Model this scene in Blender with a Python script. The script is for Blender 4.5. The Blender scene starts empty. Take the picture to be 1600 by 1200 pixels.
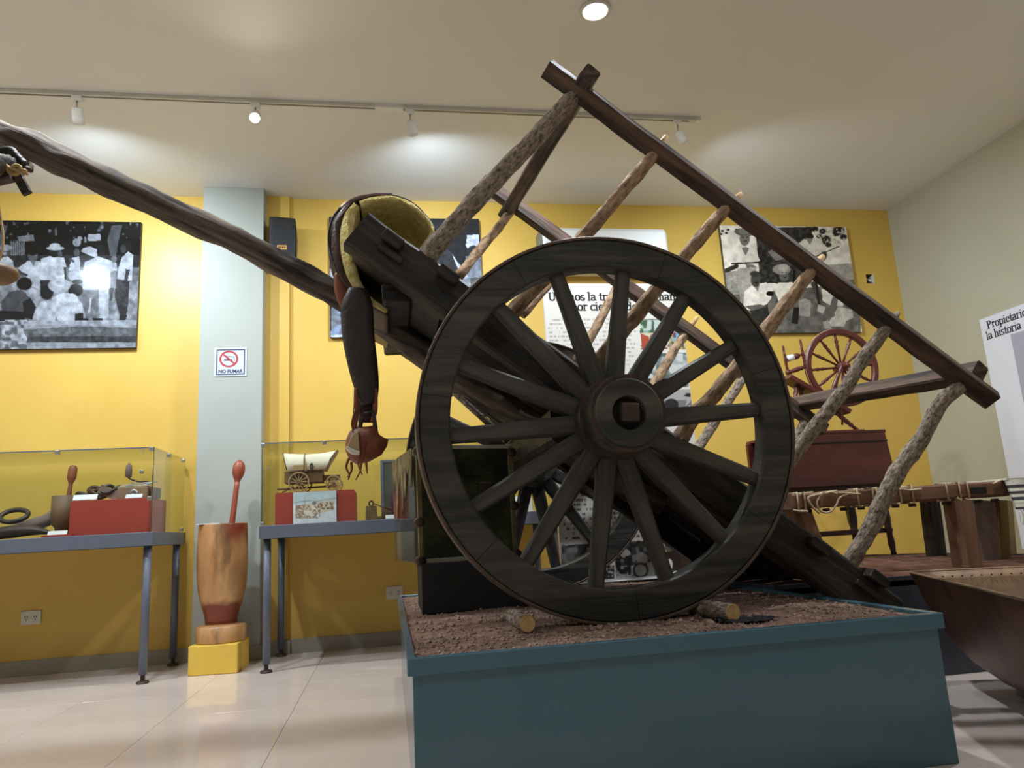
import bpy, bmesh, math, random
import numpy as np
from mathutils import Vector, Matrix, noise as mnoise

random.seed(7)
sc = bpy.context.scene
COL = sc.collection
PI = math.pi

# ------------------------------------------------------------------ camera
CAM_F, CAM_P, CAM_R, CAM_Y, CAM_H = 1143.1, 0.19605, -0.05776, 0.17533, 0.70
def cam_basis():
    cy, sy = math.cos(CAM_Y), math.sin(CAM_Y)
    fw = Vector((sy*math.cos(CAM_P), cy*math.cos(CAM_P), math.sin(CAM_P)))
    rt = Vector((cy, -sy, 0)); up = rt.cross(fw)
    c, s = math.cos(CAM_R), math.sin(CAM_R)
    return c*rt + s*up, -s*rt + c*up, fw
RT, UP, FW = cam_basis()
EYE = Vector((0, 0, CAM_H))
cd = bpy.data.cameras.new('camera'); cam = bpy.data.objects.new('camera', cd); COL.objects.link(cam)
cd.sensor_fit = 'HORIZONTAL'; cd.sensor_width = 36.0; cd.lens = CAM_F*36.0/1600.0
cd.clip_start = 0.05; cd.clip_end = 100
M = Matrix.Identity(4)
for i in range(3):
    M[i][0], M[i][1], M[i][2], M[i][3] = RT[i], UP[i], -FW[i], EYE[i]
cam.matrix_world = M
sc.camera = cam

# ------------------------------------------------------------------ light and exposure
sc.view_settings.view_transform = 'Standard'
sc.view_settings.look = 'None'
sc.view_settings.gamma = 1.0
sc.view_settings.exposure = -0.22
sc.view_settings.use_curve_mapping = False
w = bpy.data.worlds.new('world'); sc.world = w; w.use_nodes = True
w.node_tree.nodes['Background'].inputs[0].default_value = (0.9, 0.95, 1, 1)
w.node_tree.nodes['Background'].inputs[1].default_value = 0.02

CEIL = 3.145
def lamp(kind, loc, energy, color=(1, 1, 1), aim=None, size=0.1, angle=60, blend=0.5):
    ld = bpy.data.lights.new(kind.lower()+'_lamp', kind); ld.energy = energy; ld.color = color
    if kind == 'SPOT':
        ld.spot_size = math.radians(angle); ld.spot_blend = blend; ld.shadow_soft_size = size
    elif kind == 'AREA':
        ld.shape = 'DISK'; ld.size = size
    else:
        ld.shadow_soft_size = size
    o = bpy.data.objects.new(kind.lower()+'_lamp', ld); COL.objects.link(o)
    o.location = loc
    if aim is not None:
        o.rotation_euler = (Vector(aim)-Vector(loc)).to_track_quat('-Z', 'Y').to_euler()
    return o
COOL = (0.72, 0.87, 1.0); WARM = (1.0, 0.88, 0.70); NEUT = (0.88, 0.94, 1.0)
# track heads (x, aim point, watts, colour, cone)
TRACK_Y = 3.885
TRACK = [(-1.60, (-.12, .80, -.85), 165, COOL, 160),
         (-0.68, (.08, -.62, -.60), 60, WARM, 140),
         (0.18, (.22, .75, -.75), 130, COOL, 162),
         (1.82, (.55, .34, -.75), 125, COOL, 152)]
DOWN = [(1.045, 2.995), (-1.35, 2.995), (-2.54, 3.43), (-1.35, 0.2), (1.045, 0.2), (3.3, 0.6), (-4.05, 2.9), (2.6, 2.5)]  # first fitting is visible, third set by its reflection; the others are unseen added fill
DOWN_W = [42, 40, 24, 14, 5, 6, 40, 36]
DOWN_C = [NEUT, NEUT, COOL, COOL, NEUT, NEUT, NEUT, NEUT]

# ------------------------------------------------------------------ helpers
def ray(px, py):
    return FW + RT*((px-800)/CAM_F) - UP*((py-600)/CAM_F)
def at(px, py, ax, val):
    d = ray(px, py); i = 'XYZ'.index(ax)
    return EYE + d*((val-EYE[i])/d[i])
def atY(px, py, y): return at(px, py, 'Y', y)
def atZ(px, py, z): return at(px, py, 'Z', z)
def proj_np(P):
    v = P-np.array(EYE); z = v@np.array(FW)
    return 800+CAM_F*(v@np.array(RT))/z, 600-CAM_F*(v@np.array(UP))/z

WLOC = {}
def empty(name, loc, label, cat, group=None):
    o = bpy.data.objects.new(name, None); COL.objects.link(o)
    o.empty_display_size = 0.05
    o.location = loc; WLOC[o.name] = Vector(loc)
    o['label'] = label; o['category'] = cat
    if group: o['group'] = group
    return o
def tag(o, label=None, cat=None, group=None, kind=None):
    if label: o['label'] = label
    if cat: o['category'] = cat
    if group: o['group'] = group
    if kind: o['kind'] = kind
    return o

def along(p0, p1, ref=(0, 1, 0)):
    x = (Vector(p1)-Vector(p0)).normalized(); r = Vector(ref)
    if abs(x.dot(r)) > 0.97: r = Vector((0, 0, 1))
    z = x.cross(r).normalized(); y = z.cross(x)
    return Matrix((x, y, z)).transposed()

class MB:
    def __init__(s): s.v = []; s.f = []
    def add(s, vs, fs):
        n = len(s.v); s.v += [Vector(v) for v in vs]; s.f += [tuple(i+n for i in f) for f in fs]; return s
    def box(s, c, size, R=None):
        c = Vector(c); hx, hy, hz = [k/2 for k in size]
        vs = [Vector((x, y, z)) for x in (-hx, hx) for y in (-hy, hy) for z in (-hz, hz)]
        if R is not None: vs = [R@v for v in vs]
        return s.add([c+v for v in vs], [(0, 1, 3, 2), (4, 6, 7, 5), (0, 4, 5, 1), (2, 3, 7, 6), (0, 2, 6, 4), (1, 5, 7, 3)])
    def bb(s, lo, hi):
        lo, hi = Vector(lo), Vector(hi); return s.box((lo+hi)/2, hi-lo)
    def ring_loft(s, rings, cap=True, closed=True):
        n = len(rings[0]); vs = [p for r in rings for p in r]; fs = []
        for i in range(len(rings)-1):
            for j in range(n if closed else n-1):
                k = (j+1) % n
                fs.append((i*n+j, i*n+k, (i+1)*n+k, (i+1)*n+j))
        if cap and closed:
            fs.append(tuple(reversed(range(n)))); fs.append(tuple(range((len(rings)-1)*n, len(rings)*n)))
        return s.add(vs, fs)
    def tube(s, path, radii, n=12, jit=0.0, freq=14, cap=True, seed=0):
        path = [Vector(p) for p in path]
        if not hasattr(radii, '__len__'): radii = [radii]*len(path)
        rings = []; prev = None
        for i, p in enumerate(path):
            t = (path[min(i+1, len(path)-1)]-path[max(i-1, 0)]).normalized()
            if prev is None:
                a = Vector((0, 0, 1)) if abs(t.z) < .9 else Vector((1, 0, 0))
                u = t.cross(a).normalized()
            else:
                u = (prev-t*prev.dot(t)).normalized()
            prev = u; v = t.cross(u)
            r = []
            for j in range(n):
                a = 2*PI*j/n; d = u*math.cos(a)+v*math.sin(a); rr = radii[i]
                if jit: rr *= 1+jit*mnoise.noise(p*freq+d*2.0+Vector((seed, 0, 0)))
                r.append(p+d*rr)
            rings.append(r)
        return s.ring_loft(rings, cap)
    def lathe(s, prof, c, axis='Z', n=24, R=None):
        c = Vector(c); rings = []
        for r, h in prof:
            ring = []
            for j in range(n):
                a = 2*PI*j/n; x, y = max(r, 1e-4)*math.cos(a), max(r, 1e-4)*math.sin(a)
                q = Vector((x, y, h)) if axis == 'Z' else Vector((x, h, -y)) if axis == 'Y' else Vector((h, x, y))
                if R is not None: q = R@q
                ring.append(c+q)
            rings.append(ring)
        return s.ring_loft(rings)
    def beam(s, p0, p1, wid, hei, seg=12, amp=0.0, ref=(0, 1, 0), cham=0.12, taper=1.0, seed=0, freq=6):
        p0, p1 = Vector(p0), Vector(p1); R = along(p0, p1, ref)
        y, z = R.col[1], R.col[2]; rings = []
        cy, cz = wid/2, hei/2; ch = min(cy, cz)*2*cham
        base = [(-cy+ch, -cz), (cy-ch, -cz), (cy, -cz+ch), (cy, cz-ch), (cy-ch, cz), (-cy+ch, cz), (-cy, cz-ch), (-cy, -cz+ch)]
        for i in range(seg+1):
            t = i/seg; c = p0.lerp(p1, t); k = 1+(taper-1)*t; r = []
            for (a, b) in base:
                q = c+y*a*k+z*b*k
                if amp: q = q+(y*mnoise.noise(q*freq+Vector((seed, 3, 0)))+z*mnoise.noise(q*freq+Vector((7, seed, 1))))*amp
                r.append(q)
            rings.append(r)
        return s.ring_loft(rings)
    def poly(s, pts, d):
        """flat polygon extruded by vector d"""
        n = len(pts); pts = [Vector(p) for p in pts]; d = Vector(d)
        return s.add(pts+[p+d for p in pts], [tuple(range(n)), tuple(reversed(range(n, 2*n)))]+[(i, i+n, (i+1) % n+n, (i+1) % n) for i in range(n)])
    def build(s, name, mat, parent=None, smooth=False, origin=None, R=None, bevel=0.0, bseg=2, cols=None):
        pw = WLOC[parent.name] if parent is not None else Vector((0, 0, 0))
        org = Vector(origin) if origin is not None else (pw if parent is not None else (sum(s.v, Vector())/max(len(s.v), 1)))
        Ri = R.transposed() if R is not None else None
        vs = [(v-org) for v in s.v]
        if Ri is not None: vs = [Ri@v for v in vs]
        me = bpy.data.meshes.new(name); me.from_pydata(vs, [], s.f)
        bm = bmesh.new(); bm.from_mesh(me); bmesh.ops.recalc_face_normals(bm, faces=bm.faces); bm.to_mesh(me); bm.free()
        if smooth: me.polygons.foreach_set('use_smooth', [True]*len(me.polygons))
        me.materials.append(mat)
        o = bpy.data.objects.new(name, me); COL.objects.link(o)
        if parent is not None:
            o.parent = parent; o.location = org-pw
        else: o.location = org
        if R is not None: o.rotation_euler = R.to_euler()
        WLOC[o.name] = org
        if bevel:
            m = o.modifiers.new('bevel', 'BEVEL'); m.width = bevel; m.segments = bseg; m.limit_method = 'ANGLE'; m.angle_limit = math.radians(40)
        return o

def smooth_path(pts, n=6):
    """Catmull-Rom through points (each a Vector or tuple of any size)"""
    pts = [np.array(p, dtype=float) for p in pts]; P = [2*pts[0]-pts[1]]+pts+[2*pts[-1]-pts[-2]]; out = []
    for i in range(1, len(P)-2):
        for k in range(n):
            t = k/n; a, b, c, d = P[i-1], P[i], P[i+1], P[i+2]
            out.append(.5*((2*b)+(c-a)*t+(2*a-5*b+4*c-d)*t*t+(3*b-a-3*c+d)*t**3))
    out.append(pts[-1]); return out

# ------------------------------------------------------------------ materials
def lin(c): return tuple((x/12.92 if x <= .04045 else ((x+.055)/1.055)**2.4) for x in c)
def rgb(r, g, b): return lin((r/255, g/255, b/255))
def newmat(name):
    m = bpy.data.materials.new(name); m.use_nodes = True
    return m, m.node_tree.nodes, m.node_tree.links, m.node_tree.nodes['Principled BSDF']
def plain(name, c, rough=.5, metal=0., c2=None, scale=6, bump=0., bscale=60, spec=.5, stretch=(1, 1, 1), detail=4, lo=.35, hi=.65, coat=0):
    m, N, L, B = newmat(name)
    B.inputs['Base Color'].default_value = (*c, 1); B.inputs['Roughness'].default_value = rough; B.inputs['Metallic'].default_value = metal
    B.inputs['Specular IOR Level'].default_value = spec
    if coat: B.inputs['Coat Weight'].default_value = coat; B.inputs['Coat Roughness'].default_value = .08
    tc = N.new('ShaderNodeTexCoord'); mp = N.new('ShaderNodeMapping'); mp.inputs['Scale'].default_value = stretch
    L.new(tc.outputs['Object'], mp.inputs['Vector'])
    if c2 is not None:
        n = N.new('ShaderNodeTexNoise'); n.inputs['Scale'].default_value = scale; n.inputs['Detail'].default_value = detail
        n.inputs['Roughness'].default_value = .65
        L.new(mp.outputs[0], n.inputs['Vector'])
        r = N.new('ShaderNodeValToRGB'); r.color_ramp.elements[0].position = lo; r.color_ramp.elements[1].position = hi
        r.color_ramp.elements[0].color = (*c, 1); r.color_ramp.elements[1].color = (*c2, 1)
        L.new(n.outputs['Fac'], r.inputs[0]); L.new(r.outputs[0], B.inputs['Base Color'])
    if bump:
        n2 = N.new('ShaderNodeTexNoise'); n2.inputs['Scale'].default_value = bscale; n2.inputs['Detail'].default_value = 5
        L.new(mp.outputs[0], n2.inputs['Vector'])
        b = N.new('ShaderNodeBump'); b.inputs['Strength'].default_value = bump; b.inputs['Distance'].default_value = .01
        L.new(n2.outputs['Fac'], b.inputs['Height']); L.new(b.outputs[0], B.inputs['Normal'])
    return m
def wood(name, c, c2, scale=9, rough=.7, bump=.5, bscale=22, lo=.35, hi=.68, k=.09):
    return plain(name, c, rough, 0, c2, scale, bump, bscale, .35, (k, 1, 1), 6, lo, hi)
def print_mat(name, rough=.3):
    m, N, L, B = newmat(name)
    a = N.new('ShaderNodeVertexColor'); a.layer_name = 'Col'; L.new(a.outputs['Color'], B.inputs['Base Color'])
    B.inputs['Roughness'].default_value = rough
    return m
def glow(name, c, s):
    m, N, L, B = newmat(name); B.inputs['Base Color'].default_value = (.9, .9, .9, 1)
    B.inputs['Emission Color'].default_value = (*c, 1); B.inputs['Emission Strength'].default_value = s; return m
def glass(name, tint, refl=.09, rough=.02):
    m, N, L, B = newmat(name); N.remove(B)
    out = N['Material Output']; t = N.new('ShaderNodeBsdfTransparent'); t.inputs[0].default_value = (*tint, 1)
    g = N.new('ShaderNodeBsdfGlossy'); g.inputs['Roughness'].default_value = rough
    lw = N.new('ShaderNodeLayerWeight'); pw = N.new('ShaderNodeMath'); pw.operation = 'POWER'; pw.inputs[1].default_value = 5; L.new(lw.outputs['Facing'], pw.inputs[0]); fr = N.new('ShaderNodeMath'); fr.operation = 'MULTIPLY_ADD'; fr.inputs[1].default_value = .7; fr.inputs[2].default_value = .03; L.new(pw.outputs[0], fr.inputs[0])
    mx = N.new('ShaderNodeMixShader'); L.new(fr.outputs[0], mx.inputs[0]); L.new(t.outputs[0], mx.inputs[1]); L.new(g.outputs[0], mx.inputs[2])
    L.new(mx.outputs[0], out.inputs[0]); return m

MT = {}
MT['yellow'] = plain('yellow_wall_paint', rgb(216, 175, 80), .42, 0, rgb(220, 181, 86), 1.5, .05, 180)
MT['grey_wall'] = plain('grey_green_wall_paint', rgb(184, 178, 156), .6, 0, rgb(178, 172, 149), 1.2, .05, 180)
MT['pillar'] = plain('pale_grey_pillar_paint', rgb(172, 174, 165), .6, 0, rgb(167, 169, 160), 1.2, .05, 180)
MT['ceiling'] = plain('ceiling_paint', rgb(234, 233, 230), .7, 0, rgb(230, 229, 226), .8, .04, 120)
MT['base'] = plain('baseboard_tile', rgb(168, 160, 142), .35, 0, rgb(158, 150, 134), 3)
MT['floor_tile'] = plain('polished_cream_tile', rgb(230, 214, 204), .06, 0, rgb(223, 206, 195), 2.2, spec=.6)
MT['grout'] = plain('floor_grout', rgb(186, 176, 166), .8)
MT['dark_wood'] = wood('aged_black_timber', rgb(36, 33, 32), rgb(86, 74, 64), 22, .5, .9, 40, .45, .78)
MT['wheel_wood'] = wood('aged_wheel_timber', rgb(46, 47, 46), rgb(104, 98, 88), 16, .5, .6, 34, .42, .86)
MT['rail_wood'] = wood('weathered_brown_timber', rgb(46, 38, 34), rgb(128, 100, 80), 26, .7, .8, 46, .40, .8)
MT['pole_wood'] = wood('weathered_grey_log', rgb(46, 39, 36), rgb(136, 122, 110), 24, .85, 1.0, 30, .38, .74, .06)
MT['bark'] = plain('rough_bark', rgb(84, 72, 63), .85, 0, rgb(184, 168, 150), 90, 1.0, 110, .3, (.5, 1, 1), 8, .36, .66)
MT['bark_pale'] = plain('pale_peeled_bark', rgb(104, 80, 62), .8, 0, rgb(210, 178, 144), 48, .9, 70, .3, (.45, 1, 1), 8, .34, .68)
MT['pale_wood'] = plain('fresh_cut_wood', rgb(196, 152, 98), .7, 0, rgb(226, 192, 138), 30, .2, 40)
MT['iron'] = plain('rusted_iron', rgb(50, 46, 46), .5, .4, rgb(86, 66, 58), 14, .3, 60)
MT['tire'] = plain('rusty_iron_tyre', rgb(78, 66, 58), .5, .45, rgb(110, 92, 80), 12, .3, 60)
MT['black_paint'] = plain('black_painted_board', rgb(26, 26, 28), .6)
MT['plinth'] = plain('slate_blue_paint', rgb(76, 112, 128), .14, 0, rgb(72, 108, 124), 2.5)
MT['plinth_dark'] = plain('dark_slate_paint', rgb(66, 70, 82), .5)
MT['soil'] = plain('dry_soil', rgb(106, 82, 70), .95, 0, rgb(158, 130, 116), 22, .9, 60, .1, (1, 1, 1), 8, .3, .7)
MT['gravel'] = plain('gravel_grit', rgb(120, 98, 86), .95, 0, rgb(176, 152, 140), 9, 0, 60, .1)
MT['soil2'] = plain('red_brown_soil', rgb(82, 56, 45), .95, 0, rgb(124, 88, 72), 16, .8, 50, .1, (1, 1, 1), 8, .3, .7)
MT['white_metal'] = plain('white_enamel', rgb(216, 214, 206), .4)
MT['white_plastic'] = plain('white_plastic', rgb(236, 236, 232), .35)
MT['grey_slot'] = plain('grey_slot', rgb(120, 116, 108), .6)
MT['steel'] = plain('brushed_steel', rgb(176, 176, 176), .3, .8)
MT['speaker'] = plain('black_speaker_shell', rgb(24, 25, 28), .55, bump=.1, bscale=300)
MT['badge'] = plain('amber_badge', rgb(196, 150, 70), .5)
MT['table'] = plain('blue_grey_powder_coat', rgb(98, 104, 118), .4, .1)
MT['red_board'] = plain('red_painted_board', rgb(162, 58, 48), .5, 0, rgb(170, 64, 52), 3)
MT['card'] = plain('white_card', rgb(232, 234, 236), .6)
MT['glass'] = glass('showcase_glass', (.975, .985, .965))
MT['hide_film'] = glass('worn_clear_pane', (.88, .86, .80))
MT['leather_dark'] = plain('dark_brown_leather', rgb(50, 32, 27), .45, 0, rgb(76, 48, 40), 12, .3, 70)
MT['leather_red'] = plain('red_brown_leather', rgb(112, 58, 36), .55, 0, rgb(140, 78, 50), 10, .25, 60)
MT['leather_black'] = plain('black_leather', rgb(34, 27, 25), .5, 0, rgb(54, 40, 34), 12, .25, 70)
MT['fleece'] = plain('yellowed_fleece', rgb(206, 186, 104), .95, 0, rgb(240, 228, 164), 40, 1.0, 120, .1)
def mortar_mat():
    m = plain('varnished_orange_wood', rgb(184, 132, 84), .36, 0, rgb(204, 156, 104), 5, .1, 40, .5, (1, 1, .35), 5, .4, .62)
    N, L = m.node_tree.nodes, m.node_tree.links; B = N['Principled BSDF']; src = B.inputs['Base Color'].links[0].from_socket
    tc = N.new('ShaderNodeTexCoord'); sp_ = N.new('ShaderNodeSeparateXYZ'); L.new(tc.outputs['Object'], sp_.inputs[0])
    ns = N.new('ShaderNodeTexNoise'); ns.inputs['Scale'].default_value = 7; L.new(tc.outputs['Object'], ns.inputs['Vector'])
    def chain(op, a, b, c=None):
        n = N.new('ShaderNodeMath'); n.operation = op
        for i, v in enumerate((a, b, c)):
            if v is None: continue
            if isinstance(v, (int, float)): n.inputs[i].default_value = v
            else: L.new(v, n.inputs[i])
        return n.outputs[0]
    zz = chain('MULTIPLY_ADD', ns.outputs['Fac'], .16, sp_.outputs['Z'])
    low = N.new('ShaderNodeMapRange'); low.inputs[1].default_value = .31; low.inputs[2].default_value = .27; L.new(zz, low.inputs[0])
    skip = N.new('ShaderNodeMapRange'); skip.inputs[1].default_value = .09; skip.inputs[2].default_value = .11; L.new(sp_.outputs['Z'], skip.inputs[0])
    xx = chain('MULTIPLY_ADD', ns.outputs['Fac'], .10, sp_.outputs['X'])
    tr = N.new('ShaderNodeMapRange'); tr.inputs[1].default_value = .05; tr.inputs[2].default_value = .10; L.new(xx, tr.inputs[0])
    th = N.new('ShaderNodeMapRange'); th.inputs[1].default_value = .60; th.inputs[2].default_value = .68; L.new(zz, th.inputs[0])
    f = chain('MAXIMUM', chain('MULTIPLY', low.outputs[0], skip.outputs[0]), chain('MULTIPLY', tr.outputs[0], th.outputs[0]))
    mx = N.new('ShaderNodeMixRGB'); mx.inputs[2].default_value = (*rgb(128, 58, 34), 1); L.new(f, mx.inputs[0]); L.new(src, mx.inputs[1])
    n2 = N.new('ShaderNodeTexNoise'); n2.inputs['Scale'].default_value = 9; n2.inputs['Detail'].default_value = 6; mp = N.new('ShaderNodeMapping'); mp.inputs['Scale'].default_value = (1, 1, .3); mp.inputs['Location'].default_value = (3, 1, 0)
    L.new(tc.outputs['Object'], mp.inputs[0]); L.new(mp.outputs[0], n2.inputs['Vector'])
    kr = N.new('ShaderNodeMapRange'); kr.inputs[1].default_value = .54; kr.inputs[2].default_value = .66; kr.inputs[4].default_value = .7; L.new(n2.outputs['Fac'], kr.inputs[0])
    m2 = N.new('ShaderNodeMixRGB'); m2.inputs[2].default_value = (*rgb(104, 74, 50), 1); L.new(kr.outputs[0], m2.inputs[0]); L.new(mx.outputs[0], m2.inputs[1]); L.new(m2.outputs[0], B.inputs['Base Color'])
    return m
MT['mortar'] = mortar_mat()
MT['hood_cream'] = plain('cream_suede', rgb(186, 162, 122), .95)
MT['pestle'] = plain('red_brown_varnished_wood', rgb(150, 72, 52), .4, 0, rgb(160, 84, 62), 8)
MT['yellow_box'] = plain('yellow_painted_box', rgb(232, 192, 76), .5)
MT['mahogany'] = plain('dark_mahogany', rgb(54, 23, 20), .35, 0, rgb(84, 36, 29), 6, .1, 30, .5, (.2, 1, 1))
MT['mahogany_red'] = plain('red_mahogany', rgb(80, 34, 30), .35, 0, rgb(98, 44, 37), 6)
MT['dark_turned'] = plain('dark_turned_wood', rgb(44, 26, 22), .4)
MT['cot_wood'] = wood('brown_cot_timber', rgb(98, 68, 52), rgb(140, 104, 82), 10, .65, .3)
MT['cot_grey'] = wood('greyed_plank', rgb(112, 92, 86), rgb(138, 120, 112), 8, .75, .3)
MT['cot_olive'] = wood('yellowed_plank', rgb(112, 92, 56), rgb(136, 116, 76), 8, .75, .3)
MT['rope'] = plain('cotton_rope', rgb(214, 196, 160), .9, 0, rgb(190, 170, 134), 80, .4, 200)
MT['straw_rope'] = plain('straw_rope', rgb(190, 160, 104), .9, 0, rgb(150, 120, 74), 60, .4, 200)
MT['cloth_white'] = plain('cream_woven_cloth', rgb(226, 222, 206), .9, bump=.3, bscale=200)
MT['cloth_dark'] = plain('dark_stripe_cloth', rgb(58, 60, 62), .9, bump=.3, bscale=200)
MT['black_cloth'] = plain('black_cloth', rgb(22, 23, 27), .9, bump=.3, bscale=80)
MT['vat'] = plain('aged_copper', rgb(66, 46, 36), .42, .35, rgb(112, 76, 52), 3.5, .15, 20)
MT['vat_in'] = plain('worn_tinned_metal', rgb(112, 102, 88), .4, .3, rgb(160, 128, 100), 4, .25, 20)
MT['trunk'] = plain('black_green_trunk_shell', rgb(38, 42, 32), .3, .1, rgb(92, 94, 54), 7, .3, 20, .5, (1, 1, 1), 5, .45, .75)
MT['trunk_edge'] = plain('worn_brass_edging', rgb(120, 110, 70), .5, .5, rgb(150, 142, 112), 16)
MT['trunk_strip'] = plain('tarnished_pale_strip', rgb(190, 188, 170), .5, .3)
MT['peel'] = plain('peeling_hide', rgb(66, 54, 40), .7, 0, rgb(134, 118, 74), 30, .6, 60, .4, (1, 1, .3), 6, .4, .6)
MT['canvas'] = plain('cream_canvas', rgb(232, 222, 200), .9, bump=.3, bscale=80)
MT['model_wood'] = plain('model_brown_wood', rgb(92, 68, 44), .7, 0, rgb(128, 98, 64), 30)
MT['model_pale'] = plain('model_tan_wood', rgb(164, 136, 92), .7)
MT['old_wood'] = plain('dull_brown_wood', rgb(110, 84, 58), .65, 0, rgb(92, 70, 48), 9)
MT['grinder'] = plain('scuffed_tin', rgb(132, 122, 114), .5, .4, rgb(160, 128, 96), 14)
MT['picture_edge'] = plain('picture_board_edge', rgb(70, 62, 54), .6)
MT['ink'] = plain('black_ink', rgb(30, 30, 32), .7)
MT['ink_blue'] = plain('navy_ink', rgb(40, 50, 86), .6)
MT['ink_red'] = plain('red_ink', rgb(176, 52, 62), .6)
MT['ink_grey'] = plain('grey_ink', rgb(120, 126, 136), .6)
MT['panel_blue'] = plain('grey_lilac_print', rgb(168, 168, 182), .5)
MT['poster_white'] = plain('white_poster_board', rgb(224, 224, 232), .45)
MT['gourd'] = plain('brown_gourd', rgb(98, 74, 48), .6, 0, rgb(120, 92, 60), 8)
MT['print'] = print_mat('photo_print', .12)
MT['matte_print'] = print_mat('matte_print', .5)
MT['socket'] = plain('socket_plastic', rgb(214, 208, 190), .4)
MT['dark_hole'] = plain('dark_cavity', rgb(30, 24, 22), .9)
MT['lamp_on'] = glow('lamp_lens', (1, .97, .9), 30)
MT['lamp_warm'] = glow('lamp_lens_warm', (1, .85, .6), 60)
MT['lamp_cool'] = glow('lamp_lens_cool', (.85, .93, 1), 30)

def structure(mb, name, mat, parent=None, **k):
    o = mb.build(name, mat, parent, **k); o['kind'] = 'structure'; return o

# ------------------------------------------------------------------ room shell
WX0, WX1, WY0, WY1 = -4.6, 4.18, -3.2, 5.12
fl = structure(MB().bb((WX0-.1, WY0-.1, -.12), (WX1+.1, WY1+.1, -.008)), 'floor', MT['grout'])
TP = 0.533
tile_me = None
ix = 0
x0 = -0.95-TP*7
for i in range(17):
    for j in range(16):
        xa, ya = x0+i*TP, WY1-(j+1)*TP
        xb, yb = min(xa+TP, WX1), ya+TP
        xa = max(xa, WX0); ya = max(ya, WY0)
        if xb-xa < .05 or yb-ya < .05: continue
        full = abs(xb-xa-TP) < 1e-4 and abs(yb-ya-TP) < 1e-4
        if full and tile_me is not None:
            t = bpy.data.objects.new('tile', tile_me); COL.objects.link(t)
        else:
            g = .0008
            t = MB().bb((-(xb-xa)/2+g, -(yb-ya)/2+g, -.009), ((xb-xa)/2-g, (yb-ya)/2-g, 0)).build('tile', MT['floor_tile'], None, origin=(0, 0, 0), bevel=.0006, bseg=1)
            if full: tile_me = t.data
        t.parent = fl; t.location = Vector(((xa+xb)/2, (ya+yb)/2, 0))-WLOC[fl.name]
        if full and not t.modifiers:
            m = t.modifiers.new('bevel', 'BEVEL'); m.width = .0006; m.segments = 1
structure(MB().bb((WX0-.1, WY0-.1, CEIL), (WX1+.1, WY1+.1, CEIL+.1)), 'ceiling', MT['ceiling'])
# back wall with a square recess for an opened junction box
hx0, hx1, hz0, hz1 = 3.888, 3.962, 2.500, 2.578
wb = MB()
wb.bb((WX0-.1, WY1, 0), (hx0, WY1+.12, CEIL)); wb.bb((hx1, WY1, 0), (WX1+.1, WY1+.12, CEIL))
wb.bb((hx0, WY1, 0), (hx1, WY1+.12, hz0)); wb.bb((hx0, WY1, hz1), (hx1, WY1+.12, CEIL))
structure(wb, 'wall_back', MT['yellow'])
structure(MB().bb((WX1, WY0, 0), (WX1+.12, WY1, CEIL)), 'wall_right', MT['grey_wall'])
structure(MB().bb((WX0-.12, WY0, 0), (WX0, WY1, CEIL)), 'wall_left', MT['grey_wall'])
structure(MB().bb((WX0, WY0-.12, 0), (WX1, WY0, CEIL)), 'wall_front', MT['grey_wall'])
PIL_Y = 4.97
PX0, PX1 = -1.205, -0.805
structure(MB().bb((PX0, PIL_Y, 0), (PX1, WY1, CEIL)), 'trim_1', MT['pillar'], bevel=.004)
structure(MB().bb((PX1, WY1-.03, 0), (-.648, WY1, CEIL)), 'trim_2', MT['yellow'])
bbm = MB()
bbm.bb((WX0, WY1-.012, 0), (PX0, WY1, .088)); bbm.bb((-.648, WY1-.012, 0), (WX1, WY1, .088))
bbm.bb((PX1, WY1-.042, 0), (-.636, WY1-.03, .088)); bbm.bb((-.648, WY1-.03, 0), (-.636, WY1, .088))
structure(bbm, 'baseboard_back', MT['base'], bevel=.002, bseg=1)
structure(MB().bb((PX0-.012, PIL_Y-.012, 0), (PX1+.012, PIL_Y, .088)).bb((PX1, PIL_Y, 0), (PX1+.012, WY1-.04, .088)).bb((PX0-.012, PIL_Y, 0), (PX0, WY1-.01, .088)), 'baseboard_pillar', MT['base'], bevel=.002, bseg=1)
structure(MB().bb((WX1-.012, WY0, 0), (WX1, WY1-.012, .088)), 'baseboard_right', MT['base'])

# junction box in the wall recess
jb = empty('junction_box', ((hx0+hx1)/2, WY1+.05, hz0), 'small open junction box with loose wires sunk in yellow wall near corner', 'junction box')
m_ = MB(); tt = .003
m_.bb((hx0, WY1+.07, hz0), (hx1, WY1+.075, hz1)); m_.bb((hx0, WY1+.002, hz0), (hx0+tt, WY1+.07, hz1))
m_.bb((hx0, WY1+.002, hz0), (hx1, WY1+.07, hz0+tt)); m_.bb((hx0, WY1+.002, hz1-tt), (hx1, WY1+.07, hz1))
m_.build('box_shell', MT['dark_hole'], jb)
MB().bb((hx1-.014, WY1+.001, hz0), (hx1-.001, WY1+.07, hz1)).build('side_plate', MT['socket'], jb)
MB().tube(smooth_path([(hx0+.015, WY1+.06, hz1-.02), (hx0+.03, WY1+.02, hz0+.04), (hx0+.045, WY1+.01, hz0+.02), (hx0+.05, WY1+.05, hz0+.03)], 5), .004, 6).build('wire', MT['white_plastic'], jb, smooth=True)

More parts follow.
